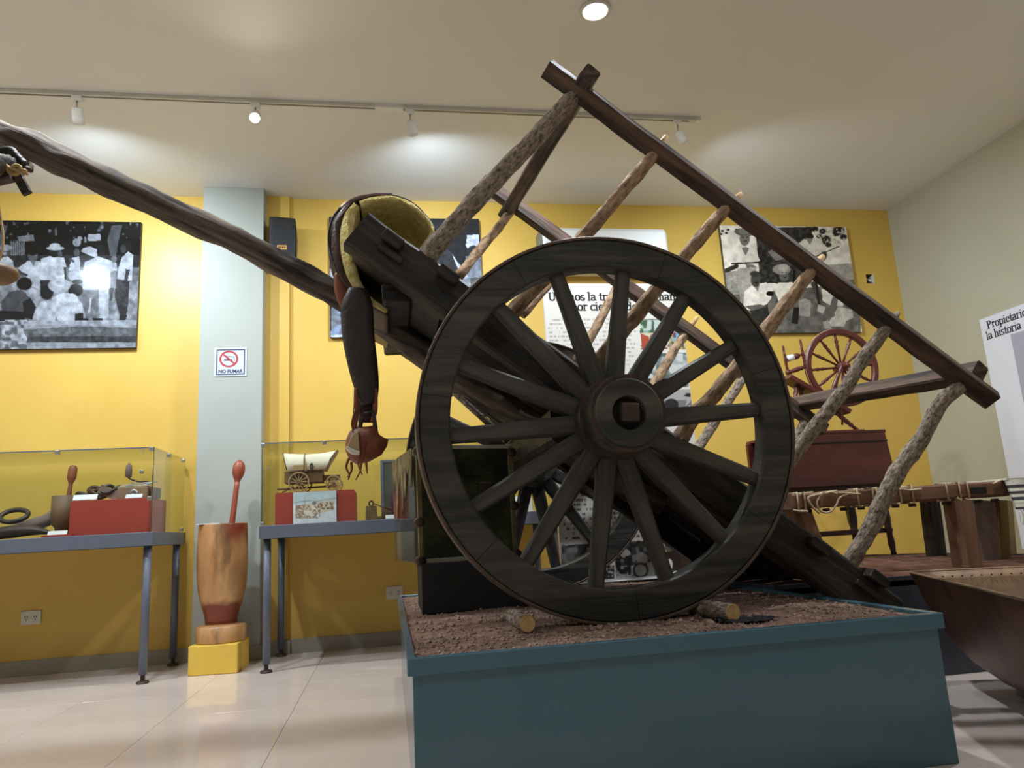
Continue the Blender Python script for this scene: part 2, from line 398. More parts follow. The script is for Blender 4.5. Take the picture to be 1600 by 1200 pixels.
# ------------------------------------------------------------------ ceiling lights
for k, ((x, y), wt) in enumerate(zip(DOWN, DOWN_W)):
    nm = ['round recessed ceiling downlight above the cart', 'unseen ceiling downlight added for bounce light over the cart pole', 'round recessed ceiling downlight deep in the room beside the side wall',
          'unseen ceiling downlight added as cool fill behind the viewer by the pole tip', 'unseen ceiling downlight added as weak fill behind the viewer before the plinth', 'unseen ceiling downlight added as weak fill before the copper vat',
          'unseen ceiling downlight added for bounce light past the glass showcase end', 'unseen ceiling downlight added to brighten the walls above the copper vat'][k]
    d = empty('downlight', (x, y, CEIL), nm, 'ceiling light', 'recessed downlights in the ceiling')
    MB().lathe([(.078, 0), (.078, -.006), (.070, -.011), (.060, -.011), (.057, -.003), (.057, 0)], (x, y, CEIL-.001), n=32).build('trim_ring', MT['white_metal'], d, smooth=True)
    MB().lathe([(.0565, -.002), (.0565, -.006), (.04, -.007)], (x, y, CEIL-.001), n=32).build('diffuser', MT['lamp_on'], d)
    lamp('AREA', (x, y, CEIL-.02), wt, DOWN_C[k], (x, y, 0), .11)

rail = empty('light_track', (-.3, TRACK_Y, CEIL), 'long white ceiling track rail carrying the small spotlights', 'light track')
MB().bb((-2.9, TRACK_Y-.017, CEIL-.022), (1.965, TRACK_Y+.017, CEIL)).build('rail', MT['white_metal'], rail, bevel=.002, bseg=1)
MB().bb((-2.9, TRACK_Y-.005, CEIL-.0235), (1.90, TRACK_Y+.005, CEIL-.021)).build('slot', MT['grey_slot'], rail)
MB().bb((-.02, TRACK_Y-.02, CEIL-.024), (.14, TRACK_Y+.02, CEIL)).build('joiner', MT['white_plastic'], rail)
MB().bb((1.945, TRACK_Y-.019, CEIL-.025), (1.975, TRACK_Y+.019, CEIL)).build('end_cap', MT['white_plastic'], rail)
TLAB = ['white track spotlight facing away over the big photograph of a crowd', 'white track spotlight glowing warm straight towards the viewer', 'white track spotlight casting a cool patch on the ceiling above the saddle',
        'white track spotlight tilted at the free end of the track']
for k, (x, aim, wt, colr, cone) in enumerate(TRACK):
    top = CEIL-.022
    h = empty('track_spotlight', (x, TRACK_Y, top), TLAB[k], 'spotlight', 'spotlights on the ceiling track')
    MB().bb((x-.025, TRACK_Y-.018, top-.028), (x+.025, TRACK_Y+.018, top)).build('adapter', MT['white_plastic'], h, bevel=.003)
    MB().tube([(x, TRACK_Y, top-.026), (x, TRACK_Y, top-.07)], .005, 8).build('stem', MT['steel'], h, smooth=True)
    d = Vector(aim).normalized(); R = d.to_track_quat('Z', 'Y').to_matrix(); c0 = Vector((x, TRACK_Y, top-.066))
    MB().lathe([(.012, -.002), (.026, .004), (.029, .012), (.029, .05), (.031, .052), (.031, .086), (.027, .088), (.026, .07)], c0, n=20, R=R).build('lamp_head', MT['white_metal'], h, smooth=True)
    MB().lathe([(.0255, .075), (.0255, .083), (.018, .086)], c0, n=20, R=R).build('lens', MT['lamp_warm' if k == 1 else 'lamp_cool'], h)
    lamp('SPOT', c0+d*.10, wt, colr, c0+d, .03, cone, 1.0)

# ------------------------------------------------------------------ flat prints (colour per vertex on the print's own surface)
def vnoise(x, y, s, seed=0):
    x = np.asarray(x)/s; y = np.asarray(y)/s
    xi = np.floor(x).astype(np.int64); yi = np.floor(y).astype(np.int64); fx = x-xi; fy = y-yi
    fx = fx*fx*(3-2*fx); fy = fy*fy*(3-2*fy)
    def h(a, b):
        n = (a*374761393+b*668265263+seed*974711) & 0x7fffffff
        n = ((n ^ (n >> 13))*1274126177) & 0x7fffffff
        return ((n ^ (n >> 16)) & 0xffff)/65535.0
    return (h(xi, yi)*(1-fx)+h(xi+1, yi)*fx)*(1-fy)+(h(xi, yi+1)*(1-fx)+h(xi+1, yi+1)*fx)*fy
class Paint:
    """layers of shapes on points u,v (print coordinates)"""
    def __init__(s, u, v, base):
        s.u, s.v = u, v; s.c = np.zeros((len(u), 3)); s.c[:] = base
    def put(s, m, col):
        col = np.array(col, float)
        if col.ndim == 0: col = np.array([col, col, col])
        m = np.clip(m, 0, 1)[:, None]; s.c = s.c*(1-m)+col*m
    def ell(s, x, y, rx, ry, col, rot=0, soft=.12):
        a = math.radians(rot); dx, dy = s.u-x, s.v-y
        X = dx*math.cos(a)+dy*math.sin(a); Y = -dx*math.sin(a)+dy*math.cos(a)
        r = np.sqrt((X/rx)**2+(Y/ry)**2); s.put((1-r)/soft+.5, col)
    def poly(s, pts, col, tex=0, ts=8):
        x, y = s.u, s.v; ins = np.zeros(len(x), bool); n = len(pts)
        for i in range(n):
            (x1, y1), (x2, y2) = pts[i], pts[(i+1) % n]
            if y1 == y2: continue
            c = ((y1 > y) != (y2 > y)) & (x < (x2-x1)*(y-y1)/(y2-y1)+x1); ins ^= c
        m = ins.astype(float)
        if tex: m = m*(1-tex*vnoise(x, y, ts, 3))
        s.put(m, col)
    def line(s, x1, y1, x2, y2, w, col):
        dx, dy = x2-x1, y2-y1; t = np.clip(((s.u-x1)*dx+(s.v-y1)*dy)/(dx*dx+dy*dy), 0, 1)
        d = np.hypot(s.u-x1-t*dx, s.v-y1-t*dy); s.put((w/2-d)/1.5+.5, col)
    def grain(s, amp, sc=3, seed=1):
        n = vnoise(s.u, s.v, sc, seed)+.5*vnoise(s.u, s.v, sc*.45, seed+5)-.75; s.c = np.clip(s.c*(1+amp*n[:, None]), 0, 1)
    def blotch(s, x0, y0, x1, y1, cols, sc, seed, thr=.5):
        ins = ((s.u > x0) & (s.u < x1) & (s.v > y0) & (s.v < y1)).astype(float)
        for k, c in enumerate(cols):
            s.put(ins*np.clip((vnoise(s.u, s.v, sc, seed+k*11)-thr)*6, 0, 1), c)

def print_sheet(name, mat, parent, P00, eu, ev, nu, nv, fn, kind=None):
    """grid from P00 spanned by eu, ev; fn(px, py)->rgb in display values, px/py = where each grid point stands in the photograph's frame"""
    U, V = np.meshgrid(np.linspace(0, 1, nu), np.linspace(0, 1, nv))
    P = np.array(P00)[None]+U.reshape(-1, 1)*np.array(eu)[None]+V.reshape(-1, 1)*np.array(ev)[None]
    px, py = proj_np(P); c = np.clip(fn(px, py), 0, 1)
    c = np.where(c <= .04045, c/12.92, ((c+.055)/1.055)**2.4)
    org = WLOC[parent.name]; Q = P-np.array(org)
    idx = np.arange(nu*nv).reshape(nv, nu)
    F = np.stack([idx[:-1, :-1], idx[:-1, 1:], idx[1:, 1:], idx[1:, :-1]], -1).reshape(-1, 4)
    me = bpy.data.meshes.new(name); me.vertices.add(len(Q)); me.vertices.foreach_set('co', Q.astype(np.float32).ravel())
    me.loops.add(F.size); me.loops.foreach_set('vertex_index', F.ravel().astype(np.int32))
    me.polygons.add(len(F)); me.polygons.foreach_set('loop_start', np.arange(0, F.size, 4, dtype=np.int32))
    me.polygons.foreach_set('loop_total', np.full(len(F), 4, np.int32)); me.update(calc_edges=True)
    at_ = me.color_attributes.new('Col', 'FLOAT_COLOR', 'POINT')
    at_.data.foreach_set('color', np.concatenate([c, np.ones((len(c), 1))], 1).astype(np.float32).ravel())
    me.materials.append(mat); o = bpy.data.objects.new(name, me); COL.objects.link(o); o.parent = parent; WLOC[o.name] = org
    return o

def wall_picture(name, x0, x1, z0, z1, label, fn, nu, nv):
    y = WY1-.002
    r = empty(name, ((x0+x1)/2, y, z0), label, 'picture')
    MB().bb((x0, y-.03, z0), (x1, y, z1)).build('backing_board', MT['picture_edge'], r)
    print_sheet('photo_print', MT['print'], r, (x0, y-.0315, z1), (x1-x0, 0, 0), (0, 0, z0-z1), nu, nv, fn)
    return r

def paint_crowd(px, py):
    p = Paint(px*4, (py-300)*4, .08)
    p.poly([(-900, 420), (900, 400), (900, 640), (-900, 640)], .50)
    p.poly([(-900, 560), (900, 560), (900, 830), (-900, 830)], .66)
    p.poly([(-900, 395), (900, 395), (900, 470), (-900, 470)], .20)
    p.grain(.35, 30, 2)
    p.blotch(-900, 170, 900, 300, [(.55, .55, .58)], 22, 4, .74)
    for i in range(7): p.poly([(66+i*13, 310+8*(i % 3)), (74+i*13, 300), (76+i*13, 395), (66+i*13, 395)], .55)
    p.poly([(550, 266), (628, 262), (630, 304), (552, 306)], .82); p.poly([(112, 278), (208, 266), (214, 306), (118, 310)], .58)
    p.poly([(525, 280), (540, 280), (540, 315), (525, 315)], .6)
    p.poly([(700, 210), (765, 205), (742, 300), (725, 400), (690, 400), (670, 300)], .38); p.poly([(20, 200), (45, 215), (15, 330), (-20, 400), (-40, 380)], .45)
    p.ell(480, 315, 25, 25, .7); p.ell(500, 290, 14, 14, .75)
    # standing row
    p.poly([(-10, 430), (40, 395), (80, 430), (90, 480), (60, 540), (-30, 540)], .9); p.ell(32, 372, 32, 34, .38); p.ell(34, 348, 42, 20, .72); p.ell(30, 385, 12, 10, .75)
    p.poly([(112, 478), (175, 428), (250, 434), (272, 520), (238, 560), (150, 526)], .9); p.ell(205, 398, 30, 42, .42); p.ell(204, 372, 34, 24, .1); p.poly([(190, 430), (210, 465), (222, 430)], .5)
    p.poly([(112, 478), (140, 500), (175, 515), (170, 530), (120, 515)], .3); p.poly([(190, 530), (250, 530), (245, 610), (200, 590)], .85)
    p.poly([(256, 418), (318, 398), (400, 410), (416, 470), (404, 548), (256, 558)], .93); p.ell(340, 382, 30, 26, .16); p.ell(346, 352, 56, 13, .82); p.ell(344, 336, 34, 16, .85); p.poly([(250, 550), (312, 548), (300, 625), (255, 625)], .2)
    p.ell(375, 388, 14, 20, .4); p.poly([(398, 470), (414, 470), (416, 545), (404, 545)], .25)
    p.ell(480, 378, 18, 24, .4); p.poly([(446, 412), (494, 402), (502, 450), (496, 486), (430, 492)], .86); p.poly([(430, 410), (470, 430), (460, 445), (430, 425)], .4)
    p.ell(628, 362, 30, 34, .12); p.poly([(505, 372), (520, 352), (560, 340), (604, 358), (608, 412), (570, 400)], .86)
    p.poly([(530, 440), (612, 402), (700, 432), (735, 488), (694, 520), (692, 604), (514, 612), (518, 500)], .95)
    p.poly([(512, 612), (622, 612), (606, 790), (540, 800), (520, 720)], .5, .5, 18); p.poly([(560, 660), (575, 660), (560, 760), (552, 760)], .9); p.poly([(620, 606), (680, 604), (678, 788), (622, 796)], .9)
    p.poly([(520, 790), (640, 788), (642, 842), (530, 838)], .14); p.poly([(550, 790), (575, 780), (590, 830), (560, 836)], .7)
    p.poly([(690, 500), (724, 490), (720, 600), (688, 600)], .6); p.ell(712, 420, 18, 22, .5); p.poly([(700, 440), (728, 444), (734, 480), (704, 470)], .85); p.poly([(684, 600), (712, 600), (700, 680), (684, 680)], .3)
    p.ell(785, 338, 36, 38, .13); p.ell(770, 356, 18, 26, .3); p.poly([(736, 490), (762, 410), (800, 372), (834, 394), (826, 556), (772, 548), (734, 540)], .88); p.poly([(786, 482), (812, 484), (796, 560), (776, 556)], .28)
    p.poly([(728, 544), (808, 562), (802, 700), (790, 775), (750, 780), (716, 650)], .2, .3, 12); p.poly([(748, 770), (796, 770), (776, 820), (744, 812)], .2)
    # seated row
    p.poly([(4, 690), (60, 622), (130, 610), (190, 650), (214, 720), (170, 815), (20, 815)], .36); p.ell(152, 574, 48, 40, .1); p.poly([(-20, 740), (150, 748), (160, 822), (-20, 830)], .13)
    p.poly([(140, 690), (190, 660), (226, 720), (200, 800), (150, 780)], .16)
    p.ell(472, 614, 46, 40, .1); p.ell(478, 520, 54, 38, .78); p.ell(484, 560, 34, 14, .2)
    p.poly([(226, 740), (256, 684), (340, 676), (358, 760), (340, 808), (232, 802)], .88); p.ell(292, 628, 42, 46, .14); p.ell(208, 632, 44, 30, .72); p.ell(204, 622, 24, 18, .8)
    p.poly([(322, 664), (390, 628), (470, 638), (512, 696), (522, 752), (474, 772), (462, 822), (368, 816), (338, 742)], .93); p.ell(370, 584, 70, 44, .8); p.ell(372, 566, 38, 26, .88)
    p.poly([(470, 760), (520, 756), (520, 820), (466, 826)], .15)
    # log and ground
    p.poly([(-900, 815), (900, 800), (900, 1100), (-900, 1100)], .86, .25, 26)
    p.poly([(146, 860), (500, 838), (860, 850), (862, 930), (760, 940), (480, 942), (150, 930)], .42, .5, 16); p.poly([(146, 905), (862, 900), (862, 940), (146, 940)], .25, .6, 20)
    p.blotch(-900, 800, 170, 990, [(.95, .95, .95), (.5, .5, .5)], 20, 8, .55)
    p.grain(.10, 7, 5)
    c = p.c*(.80-.20*vnoise(px, py, 7, 2)-.08*vnoise(px, py, 3, 6))[:, None]; return np.stack([c[:, 0]*.97, c[:, 1]*.99, c[:, 2]*1.04], 1)

def paint_hunters(px, py):
    p = Paint((px-1100)*5.715, (py-330)*5.715, .90)
    p.poly([(100, 545), (340, 530), (340, 830), (100, 830)], .52, .4, 14); p.poly([(1060, 480), (1400, 460), (1400, 660), (1100, 660)], .60, .3, 20)
    p.poly([(100, 760), (1400, 640), (1400, 1130), (100, 1130)], .34, .3, 40); p.poly([(1080, 640), (1400, 600), (1400, 760), (1150, 760)], .35, .5, 20)
    p.poly([(452, 150), (965, 140), (965, 235), (825, 300), (850, 470), (950, 560), (860, 700), (620, 640), (500, 650), (482, 400), (465, 260)], .13, .25, 22)
    for x, y, r in ((1060, 180, 30), (1030, 225, 26), (1090, 250, 40), (1110, 300, 26), (1200, 170, 50), (1245, 230, 30), (1180, 200, 30), (990, 160, 30), (1065, 285, 18)):
        p.ell(x, y, r, r*.8, .16, soft=.6)
    p.blotch(980, 140, 1260, 290, [(.78, .77, .75)], 16, 31, .62)
    for x, y in ((165, 175), (200, 195), (150, 205), (215, 165), (290, 165)): p.ell(x, y, 14, 10, .2)
    p.poly([(570, 360), (630, 336), (744, 420), (640, 444), (600, 400)], .5)
    # man standing with hat
    p.poly([(298, 512), (470, 500), (440, 640), (360, 800), (330, 830), (312, 700)], .62, .25, 18)
    p.poly([(246, 470), (318, 300), (348, 290), (440, 312), (500, 440), (440, 480), (300, 476)], .86); p.poly([(335, 330), (372, 400), (405, 330), (375, 320)], .5)
    p.ell(364, 245, 46, 62, .46); p.ell(354, 190, 84, 34, .42, 8); p.ell(358, 178, 48, 30, .5); p.ell(372, 268, 16, 5, .15); p.ell(348, 232, 9, 4, .15); p.ell(385, 232, 9, 4, .15)
    p.line(200, 530, 290, 490, 40, .22); p.line(250, 468, 520, 456, 14, .14); p.poly([(370, 470), (440, 480), (470, 500), (380, 505)], .45)
    # man with cap
    p.poly([(410, 880), (560, 830), (640, 780), (650, 960), (560, 1040), (430, 1000)], .2, .2, 20); p.poly([(560, 800), (640, 780), (640, 940), (590, 960)], .45)
    p.poly([(346, 880), (360, 720), (430, 660), (560, 636), (606, 720), (600, 780), (560, 830), (420, 884)], .9); p.poly([(360, 850), (500, 830), (560, 850), (430, 890)], .42); p.poly([(440, 660), (480, 720), (500, 650)], .55)
    p.ell(460, 612, 42, 66, .3); p.ell(456, 560, 46, 26, .25); p.ell(470, 640, 16, 6, .1); p.ell(590, 735, 34, 22, .1)
    # man with hat in the middle
    p.poly([(640, 740), (690, 740), (700, 870), (670, 860)], .3)
    p.poly([(622, 690), (670, 636), (790, 636), (840, 700), (830, 800), (740, 862), (690, 860)], .94); p.ell(714, 566, 42, 66, .4); p.ell(694, 520, 80, 46, .58); p.ell(712, 505, 46, 34, .66); p.ell(722, 590, 14, 5, .15); p.ell(700, 548, 9, 4, .15); p.ell(735, 548, 9, 4, .15)
    p.poly([(846, 800), (900, 776), (954, 800), (944, 945), (850, 932)], .64, .3, 16); p.poly([(790, 640), (800, 520), (812, 520), (816, 640)], .12)
    p.poly([(800, 860), (850, 860), (840, 1010), (780, 1000)], .14)
    # man at the back and rifle
    p.poly([(846, 290), (900, 242), (1040, 246), (1094, 340), (1060, 370), (1000, 410), (900, 380)], .84); p.ell(930, 226, 50, 30, .12); p.poly([(905, 240), (945, 300), (975, 246)], .55)
    p.line(1000, 404, 1205, 314, 9, .15); p.ell(1064, 404, 32, 46, .3, 20)
    p.poly([(950, 640), (1000, 610), (1060, 780), (1010, 800)], .3); p.line(1000, 640, 1040, 900, 20, .15)
    # man lying
    p.poly([(1050, 690), (1130, 720), (1250, 800), (1240, 850), (1140, 850), (1060, 800)], .84); p.poly([(1150, 760), (1200, 780), (1170, 920), (1120, 950), (1100, 920)], .42)
    p.poly([(1110, 1000), (1200, 850), (1320, 880), (1335, 950), (1270, 980), (1250, 1030), (1140, 1030)], .78, .25, 14); p.poly([(1060, 990), (1110, 970), (1140, 1050), (1080, 1050)], .62); p.ell(1120, 925, 50, 26, .42)
    p.poly([(1020, 830), (1090, 860), (1060, 920), (1010, 890)], .7)
    p.grain(.06, 9, 3); p.c = np.clip((p.c-.06)*1.18, 0, 1)
    c = p.c*(1.0-.16*vnoise(px, py, 7, 2)-.06*vnoise(px, py, 3, 6))[:, None]*1.06; return np.stack([c[:, 0]*.98, c[:, 1]*.93, c[:, 2]*.86], 1)

def paint_dark(px, py):
    p = Paint(px, py, .15)
    p.poly([(730, 368), (748, 366), (750, 392), (736, 396), (728, 384)], .82); p.ell(740, 393, 10, 10, .2); p.poly([(728, 400), (752, 398), (756, 432), (724, 436)], .55, .4, 6)
    p.line(704, 398, 716, 416, 5, .9); p.line(716, 415, 728, 432, 6, .75); p.poly([(690, 380), (706, 396), (720, 430), (700, 440), (680, 420)], .2); p.poly([(712, 425), (735, 436), (735, 470), (700, 470)], .6, .4, 5)
    p.poly([(516, 420), (526, 424), (528, 450), (516, 452)], .7); p.poly([(518, 470), (536, 470), (538, 528), (518, 528)], .62, .6, 6); p.line(519, 525, 545, 526, 5, .85)
    p.blotch(510, 440, 620, 530, [(.55, .58, .66)], 8, 3, .6)
    p.grain(.3, 5, 7)
    c = p.c; return np.stack([c[:, 0]*.96, c[:, 1]*1.0, c[:, 2]*1.1], 1)

wall_picture('crowd_photograph', -2.95, -1.637, 2.035, 2.93, 'big black and white photograph of a crowd in straw hats mounted beside the pillar', paint_crowd, 330, 225)
wall_picture('hunters_photograph', 2.645, 3.752, 2.083, 2.972, 'big sepia photograph of men in hats with rifles above the spinning wheel', paint_hunters, 300, 240)
wall_picture('dark_photograph', -.37, .722, 2.09, 2.992, 'big dark photograph half hidden behind the saddle', paint_dark, 200, 165)

# ------------------------------------------------------------------ lettering
def stroke_glyphs():
    """broad-nib letters: list of polylines per letter, with the advance; x-height .46, cap height .68"""
    def arc(cx, cy, rx, ry, a0, a1, n=12):
        return [(cx+rx*math.cos(math.radians(a0+(a1-a0)*i/n)), cy+ry*math.sin(math.radians(a0+(a1-a0)*i/n))) for i in range(n+1)]
    def sf(x, y, w=.17): return [(x-w/2, y), (x+w/2, y)]
    def stem(x, y0, y1, top='l'):
        s = [[(x, y0), (x, y1)], sf(x, y0+.01)]
        s.append([(x-.09, y1-.02), (x, y1-.01)] if top == 'l' else sf(x, y1-.01)); return s
    X = .46; G = {}
    G['i'] = (stem(.13, 0, X)+[[(.12, .62), (.14, .62)], [(.12, .65), (.14, .65)]], .28)
    G['l'] = (stem(.13, 0, .70), .28)
    G['n'] = (stem(.12, 0, X)+[arc(.28, .30, .14, .15, 170, 0)+[(.42, 0)], sf(.42, .01)], .56)
    G['m'] = (stem(.12, 0, X)+[arc(.26, .30, .12, .15, 170, 0)+[(.38, 0)], sf(.38, .01), arc(.52, .30, .12, .15, 170, 0)+[(.64, 0)], sf(.64, .01)], .78)
    G['h'] = (stem(.12, 0, .70)+[arc(.28, .30, .14, .15, 170, 0)+[(.42, 0)], sf(.42, .01)], .56)
    G['u'] = ([[(.12, X-.01)]+[(.12, .2)]+arc(.26, .17, .14, .15, 180, 330), [(.03, X-.01), (.12, X-.01)], [(.42, X), (.42, 0)], [(.33, X-.01), (.42, X-.01)], [(.42, .01), (.51, .01)]], .56)
    G['o'] = ([arc(.25, .23, .19, .22, 0, 360, 24)], .50)
    G['ó'] = (G['o'][0]+[[(.24, .56), (.34, .68)]], .50)
    G['a'] = ([arc(.20, .33, .15, .13, 160, 0)+[(.35, .05), (.44, .03)], arc(.20, .13, .14, .12, 60, 360, 18), [(.23, .25), (.35, .25)]], .48)
    G['s'] = ([arc(.19, .34, .13, .11, 40, 250)+arc(.19, .12, .14, .11, 70, -160)], .39)
    G['t'] = ([[(.16, .60), (.16, .12)]+arc(.25, .11, .09, .1, 180, 320), [(.04, .44), (.28, .44)]], .33)
    G['r'] = (stem(.12, 0, X)+[arc(.27, .28, .14, .17, 150, 50)], .40)
    G['c'] = ([arc(.25, .23, .19, .22, 45, 320, 20)], .44)
    G['e'] = ([[(.08, .26), (.42, .26)]+arc(.25, .23, .18, .22, 10, 320, 20)], .46)
    G['d'] = ([arc(.22, .23, .17, .22, 30, 330, 20), [(.41, .70), (.41, 0)], [(.31, .69), (.41, .69)], [(.41, .01), (.50, .01)]], .56)
    G['p'] = (stem(.12, -.2, X)+[arc(.28, .23, .17, .22, 150, -150, 20)], .54)
    G['ñ'] = (G['n'][0]+[[(.14, .58), (.22, .64), (.30, .58), (.38, .63)]], .56)
    G['U'] = ([[(.14, .66), (.14, .22)]+arc(.34, .20, .20, .19, 180, 360)+[(.54, .66)], sf(.14, .665, .22), sf(.54, .665, .2)], .72)
    G['P'] = ([[(.14, 0), (.14, .66)], sf(.14, .01, .22), [(.04, .66), (.3, .66)]+arc(.30, .50, .17, .16, 90, -90)+[(.14, .34)]], .61)
    return G
GL = stroke_glyphs()
def serif_text(mb, text, org, ex, ey, size, nrm, nib=.105, thin=.045, wide=1.0):
    """adds each letter to mb as thin pieces lying on the plane (ex, ey)"""
    x = 0.0; k = 0
    for ch in text:
        if ch == ' ': x += .25; continue
        strokes, adv = GL[ch]
        for st in strokes:
            for (a, b) in zip(st[:-1], st[1:]):
                pts = [(p[0]+dx*nib/2, p[1]+dy*thin/2) for p in (a, b) for dx in (-1, 1) for dy in (-1, 1)]
                pts = sorted(set(pts)); lo = []; hi = []
                def cr(o, p, q): return (p[0]-o[0])*(q[1]-o[1])-(p[1]-o[1])*(q[0]-o[0])
                for p in pts:
                    while len(lo) >= 2 and cr(lo[-2], lo[-1], p) <= 0: lo.pop()
                    lo.append(p)
                for p in reversed(pts):
                    while len(hi) >= 2 and cr(hi[-2], hi[-1], p) <= 0: hi.pop()
                    hi.append(p)
                H = lo[:-1]+hi[:-1]
                mb.add([Vector(org)+ex*((x+p[0])*size*wide)+ey*(p[1]*size)+nrm*(k % 5)*1e-5 for p in H], [tuple(range(len(H)))])
                k += 1
        x += adv
    return x*size*wide
def text_width(t): return sum(.25 if c == ' ' else GL[c][1] for c in t)
def font_mesh(name, text, mat, parent, org, ex, ey, size, bold=0.0, xs=1.0):
    cu = bpy.data.curves.new(name, 'FONT'); cu.body = text; cu.size = 1; cu.offset = bold; cu.align_x = 'CENTER'; cu.resolution_u = 3
    ob = bpy.data.objects.new(name+'_tmp', cu); COL.objects.link(ob)
    dg = bpy.context.evaluated_depsgraph_get(); me = bpy.data.meshes.new_from_object(ob.evaluated_get(dg)); bpy.data.objects.remove(ob); bpy.data.curves.remove(cu)
    pw = WLOC[parent.name]
    for v in me.vertices: v.co = Vector(org)-pw+ex*(v.co.x*size*xs)+ey*(v.co.y*size)
    me.name = name; me.materials.clear(); me.materials.append(mat)
    o = bpy.data.objects.new(name, me); COL.objects.link(o); o.parent = parent; WLOC[o.name] = pw; return o

EX, EZ, NY = Vector((1, 0, 0)), Vector((0, 0, 1)), Vector((0, -1, 0))
# ------------------------------------------------------------------ no smoking sign
a, b = atY(335, 543, PIL_Y-.004), atY(386, 588, PIL_Y-.004); sx, sz = (a.x+b.x)/2, (a.z+b.z)/2; sw = .205; sh = .195
sg = empty('no_smoking_sign', (sx, PIL_Y, sz-sh/2), 'small square white no smoking sign with red ring on the pillar', 'sign')
MB().bb((sx-sw/2, PIL_Y-.005, sz-sh/2), (sx+sw/2, PIL_Y, sz+sh/2)).build('plate', plain('sign_plastic', rgb(200, 204, 212), .4), sg)
yq = PIL_Y-.0056
def frame_flat(mb, x0, x1, z0, z1, y, t):
    mb.poly([(x0, y, z0), (x1, y, z0), (x1, y, z0+t), (x0, y, z0+t)], (0, .0004, 0)); mb.poly([(x0, y, z1-t), (x1, y, z1-t), (x1, y, z1), (x0, y, z1)], (0, .0004, 0))
    mb.poly([(x0, y, z0+t), (x0+t, y, z0+t), (x0+t, y, z1-t), (x0, y, z1-t)], (0, .0004, 0)); mb.poly([(x1-t, y, z0+t), (x1, y, z0+t), (x1, y, z1-t), (x1-t, y, z1-t)], (0, .0004, 0)); return mb
frame_flat(MB(), sx-sw*.44, sx+sw*.44, sz-sh*.45, sz+sh*.44, yq, .007).build('border', MT['ink_blue'], sg)
cx_, cz_, rr = sx-.012, sz+.020, .060; mb = MB(); n = 32
outer = [Vector((cx_+rr*math.cos(2*PI*i/n), yq, cz_+rr*.95*math.sin(2*PI*i/n))) for i in range(n)]; inner = [Vector((cx_+(rr-.013)*math.cos(2*PI*i/n), yq, cz_+(rr-.013)*.95*math.sin(2*PI*i/n))) for i in range(n)]
mb.add(outer+inner, [(i, (i+1) % n, n+(i+1) % n, n+i) for i in range(n)])
mb.box((cx_, yq-.0004, cz_), (.11, .0004, .012), Matrix.Rotation(math.radians(42), 3, 'Y')); mb.build('red_ring', MT['ink_red'], sg)
mb = MB(); mb.bb((cx_-.03, yq, cz_-.012), (cx_+.022, yq+.0003, cz_-.002)); mb.build('cigarette', MT['ink'], sg)
MB().tube(smooth_path([(cx_+.035, yq, cz_-.012), (cx_+.032, yq, cz_+.012), (cx_+.012, yq, cz_+.017), (cx_-.012, yq, cz_+.022)], 5), .002, 5).build('smoke', MT['ink_grey'], sg)
font_mesh('lettering', 'NO FUMAR', MT['ink_blue'], sg, (sx, yq-.0004, sz-.075), EX, EZ, .033, .035, .90)

# sockets
for (x, z, lab) in ((-2.176, .337, 'cream wall socket under the glass case of grinder and mortar'), (.031, .333, 'pale wall socket low on the yellow wall behind the plinth corner')):
    s_ = empty('wall_socket', (x, WY1, z-.04), lab, 'socket', 'sockets on the yellow wall')
    MB().bb((x-.056, WY1-.009, z-.041), (x+.056, WY1, z+.041)).build('faceplate', MT['socket'], s_, bevel=.003)
    for dx in (-.025, .025):
        m_ = MB()
        for q in (-.006, .006): m_.bb((x+dx+q-.0015, WY1-.0098, z-.002), (x+dx+q+.0015, WY1-.0085, z+.01))
        m_.bb((x+dx-.003, WY1-.0098, z-.014), (x+dx+.003, WY1-.0085, z-.008)); m_.build('outlet', MT['dark_hole'], s_)

# speaker in the corner behind the pillar
s0, s1 = atY(419, 337, 4.93), atY(462, 402, 4.93)
sp = empty('wall_speaker', ((s0.x+s1.x)/2, WY1-.03, s1.z), 'black wall speaker with small amber badge hanging beside the pillar', 'speaker')
x0_, x1_, z0_, z1_ = s0.x+.004, s1.x, s1.z-.012, s0.z
MB().ring_loft([[(x0_+ins, y, z0_+ins), (x1_-ins, y, z0_+ins), (x1_-ins+.004, y, (z0_+z1_)/2), (x1_-ins-.006, y, z1_-ins-.008), (x0_+.3*(x1_-x0_), y, z1_-ins), (x0_+ins, y, z1_-ins)] for y, ins in ((WY1-.04, .02), (5.0, .0), (4.95, 0), (4.93, .008))]).build('cabinet', MT['speaker'], sp, bevel=.006)
MB().bb(((x0_+.02), 4.925, z0_+.02), (x1_-.02, 4.931, z1_-.03)).build('grille', MT['speaker'], sp, bevel=.003)
ba, bb_ = atY(433, 383, 4.924), atY(448, 390, 4.924)
MB().bb((ba.x, 4.922, bb_.z), (bb_.x, 4.926, ba.z)).build('badge', MT['badge'], sp)
m_ = MB()
for k in range(4): m_.bb((ba.x+.008+k*.013, 4.9215, bb_.z+.010), (ba.x+.016+k*.013, 4.922, ba.z-.010))
m_.build('badge_marks', MT['ink'], sp)
MB().bb(((x0_+x1_)/2-.03, WY1-.045, z0_+.1), ((x0_+x1_)/2+.03, WY1-.03, z1_-.1)).build('bracket', MT['iron'], sp)

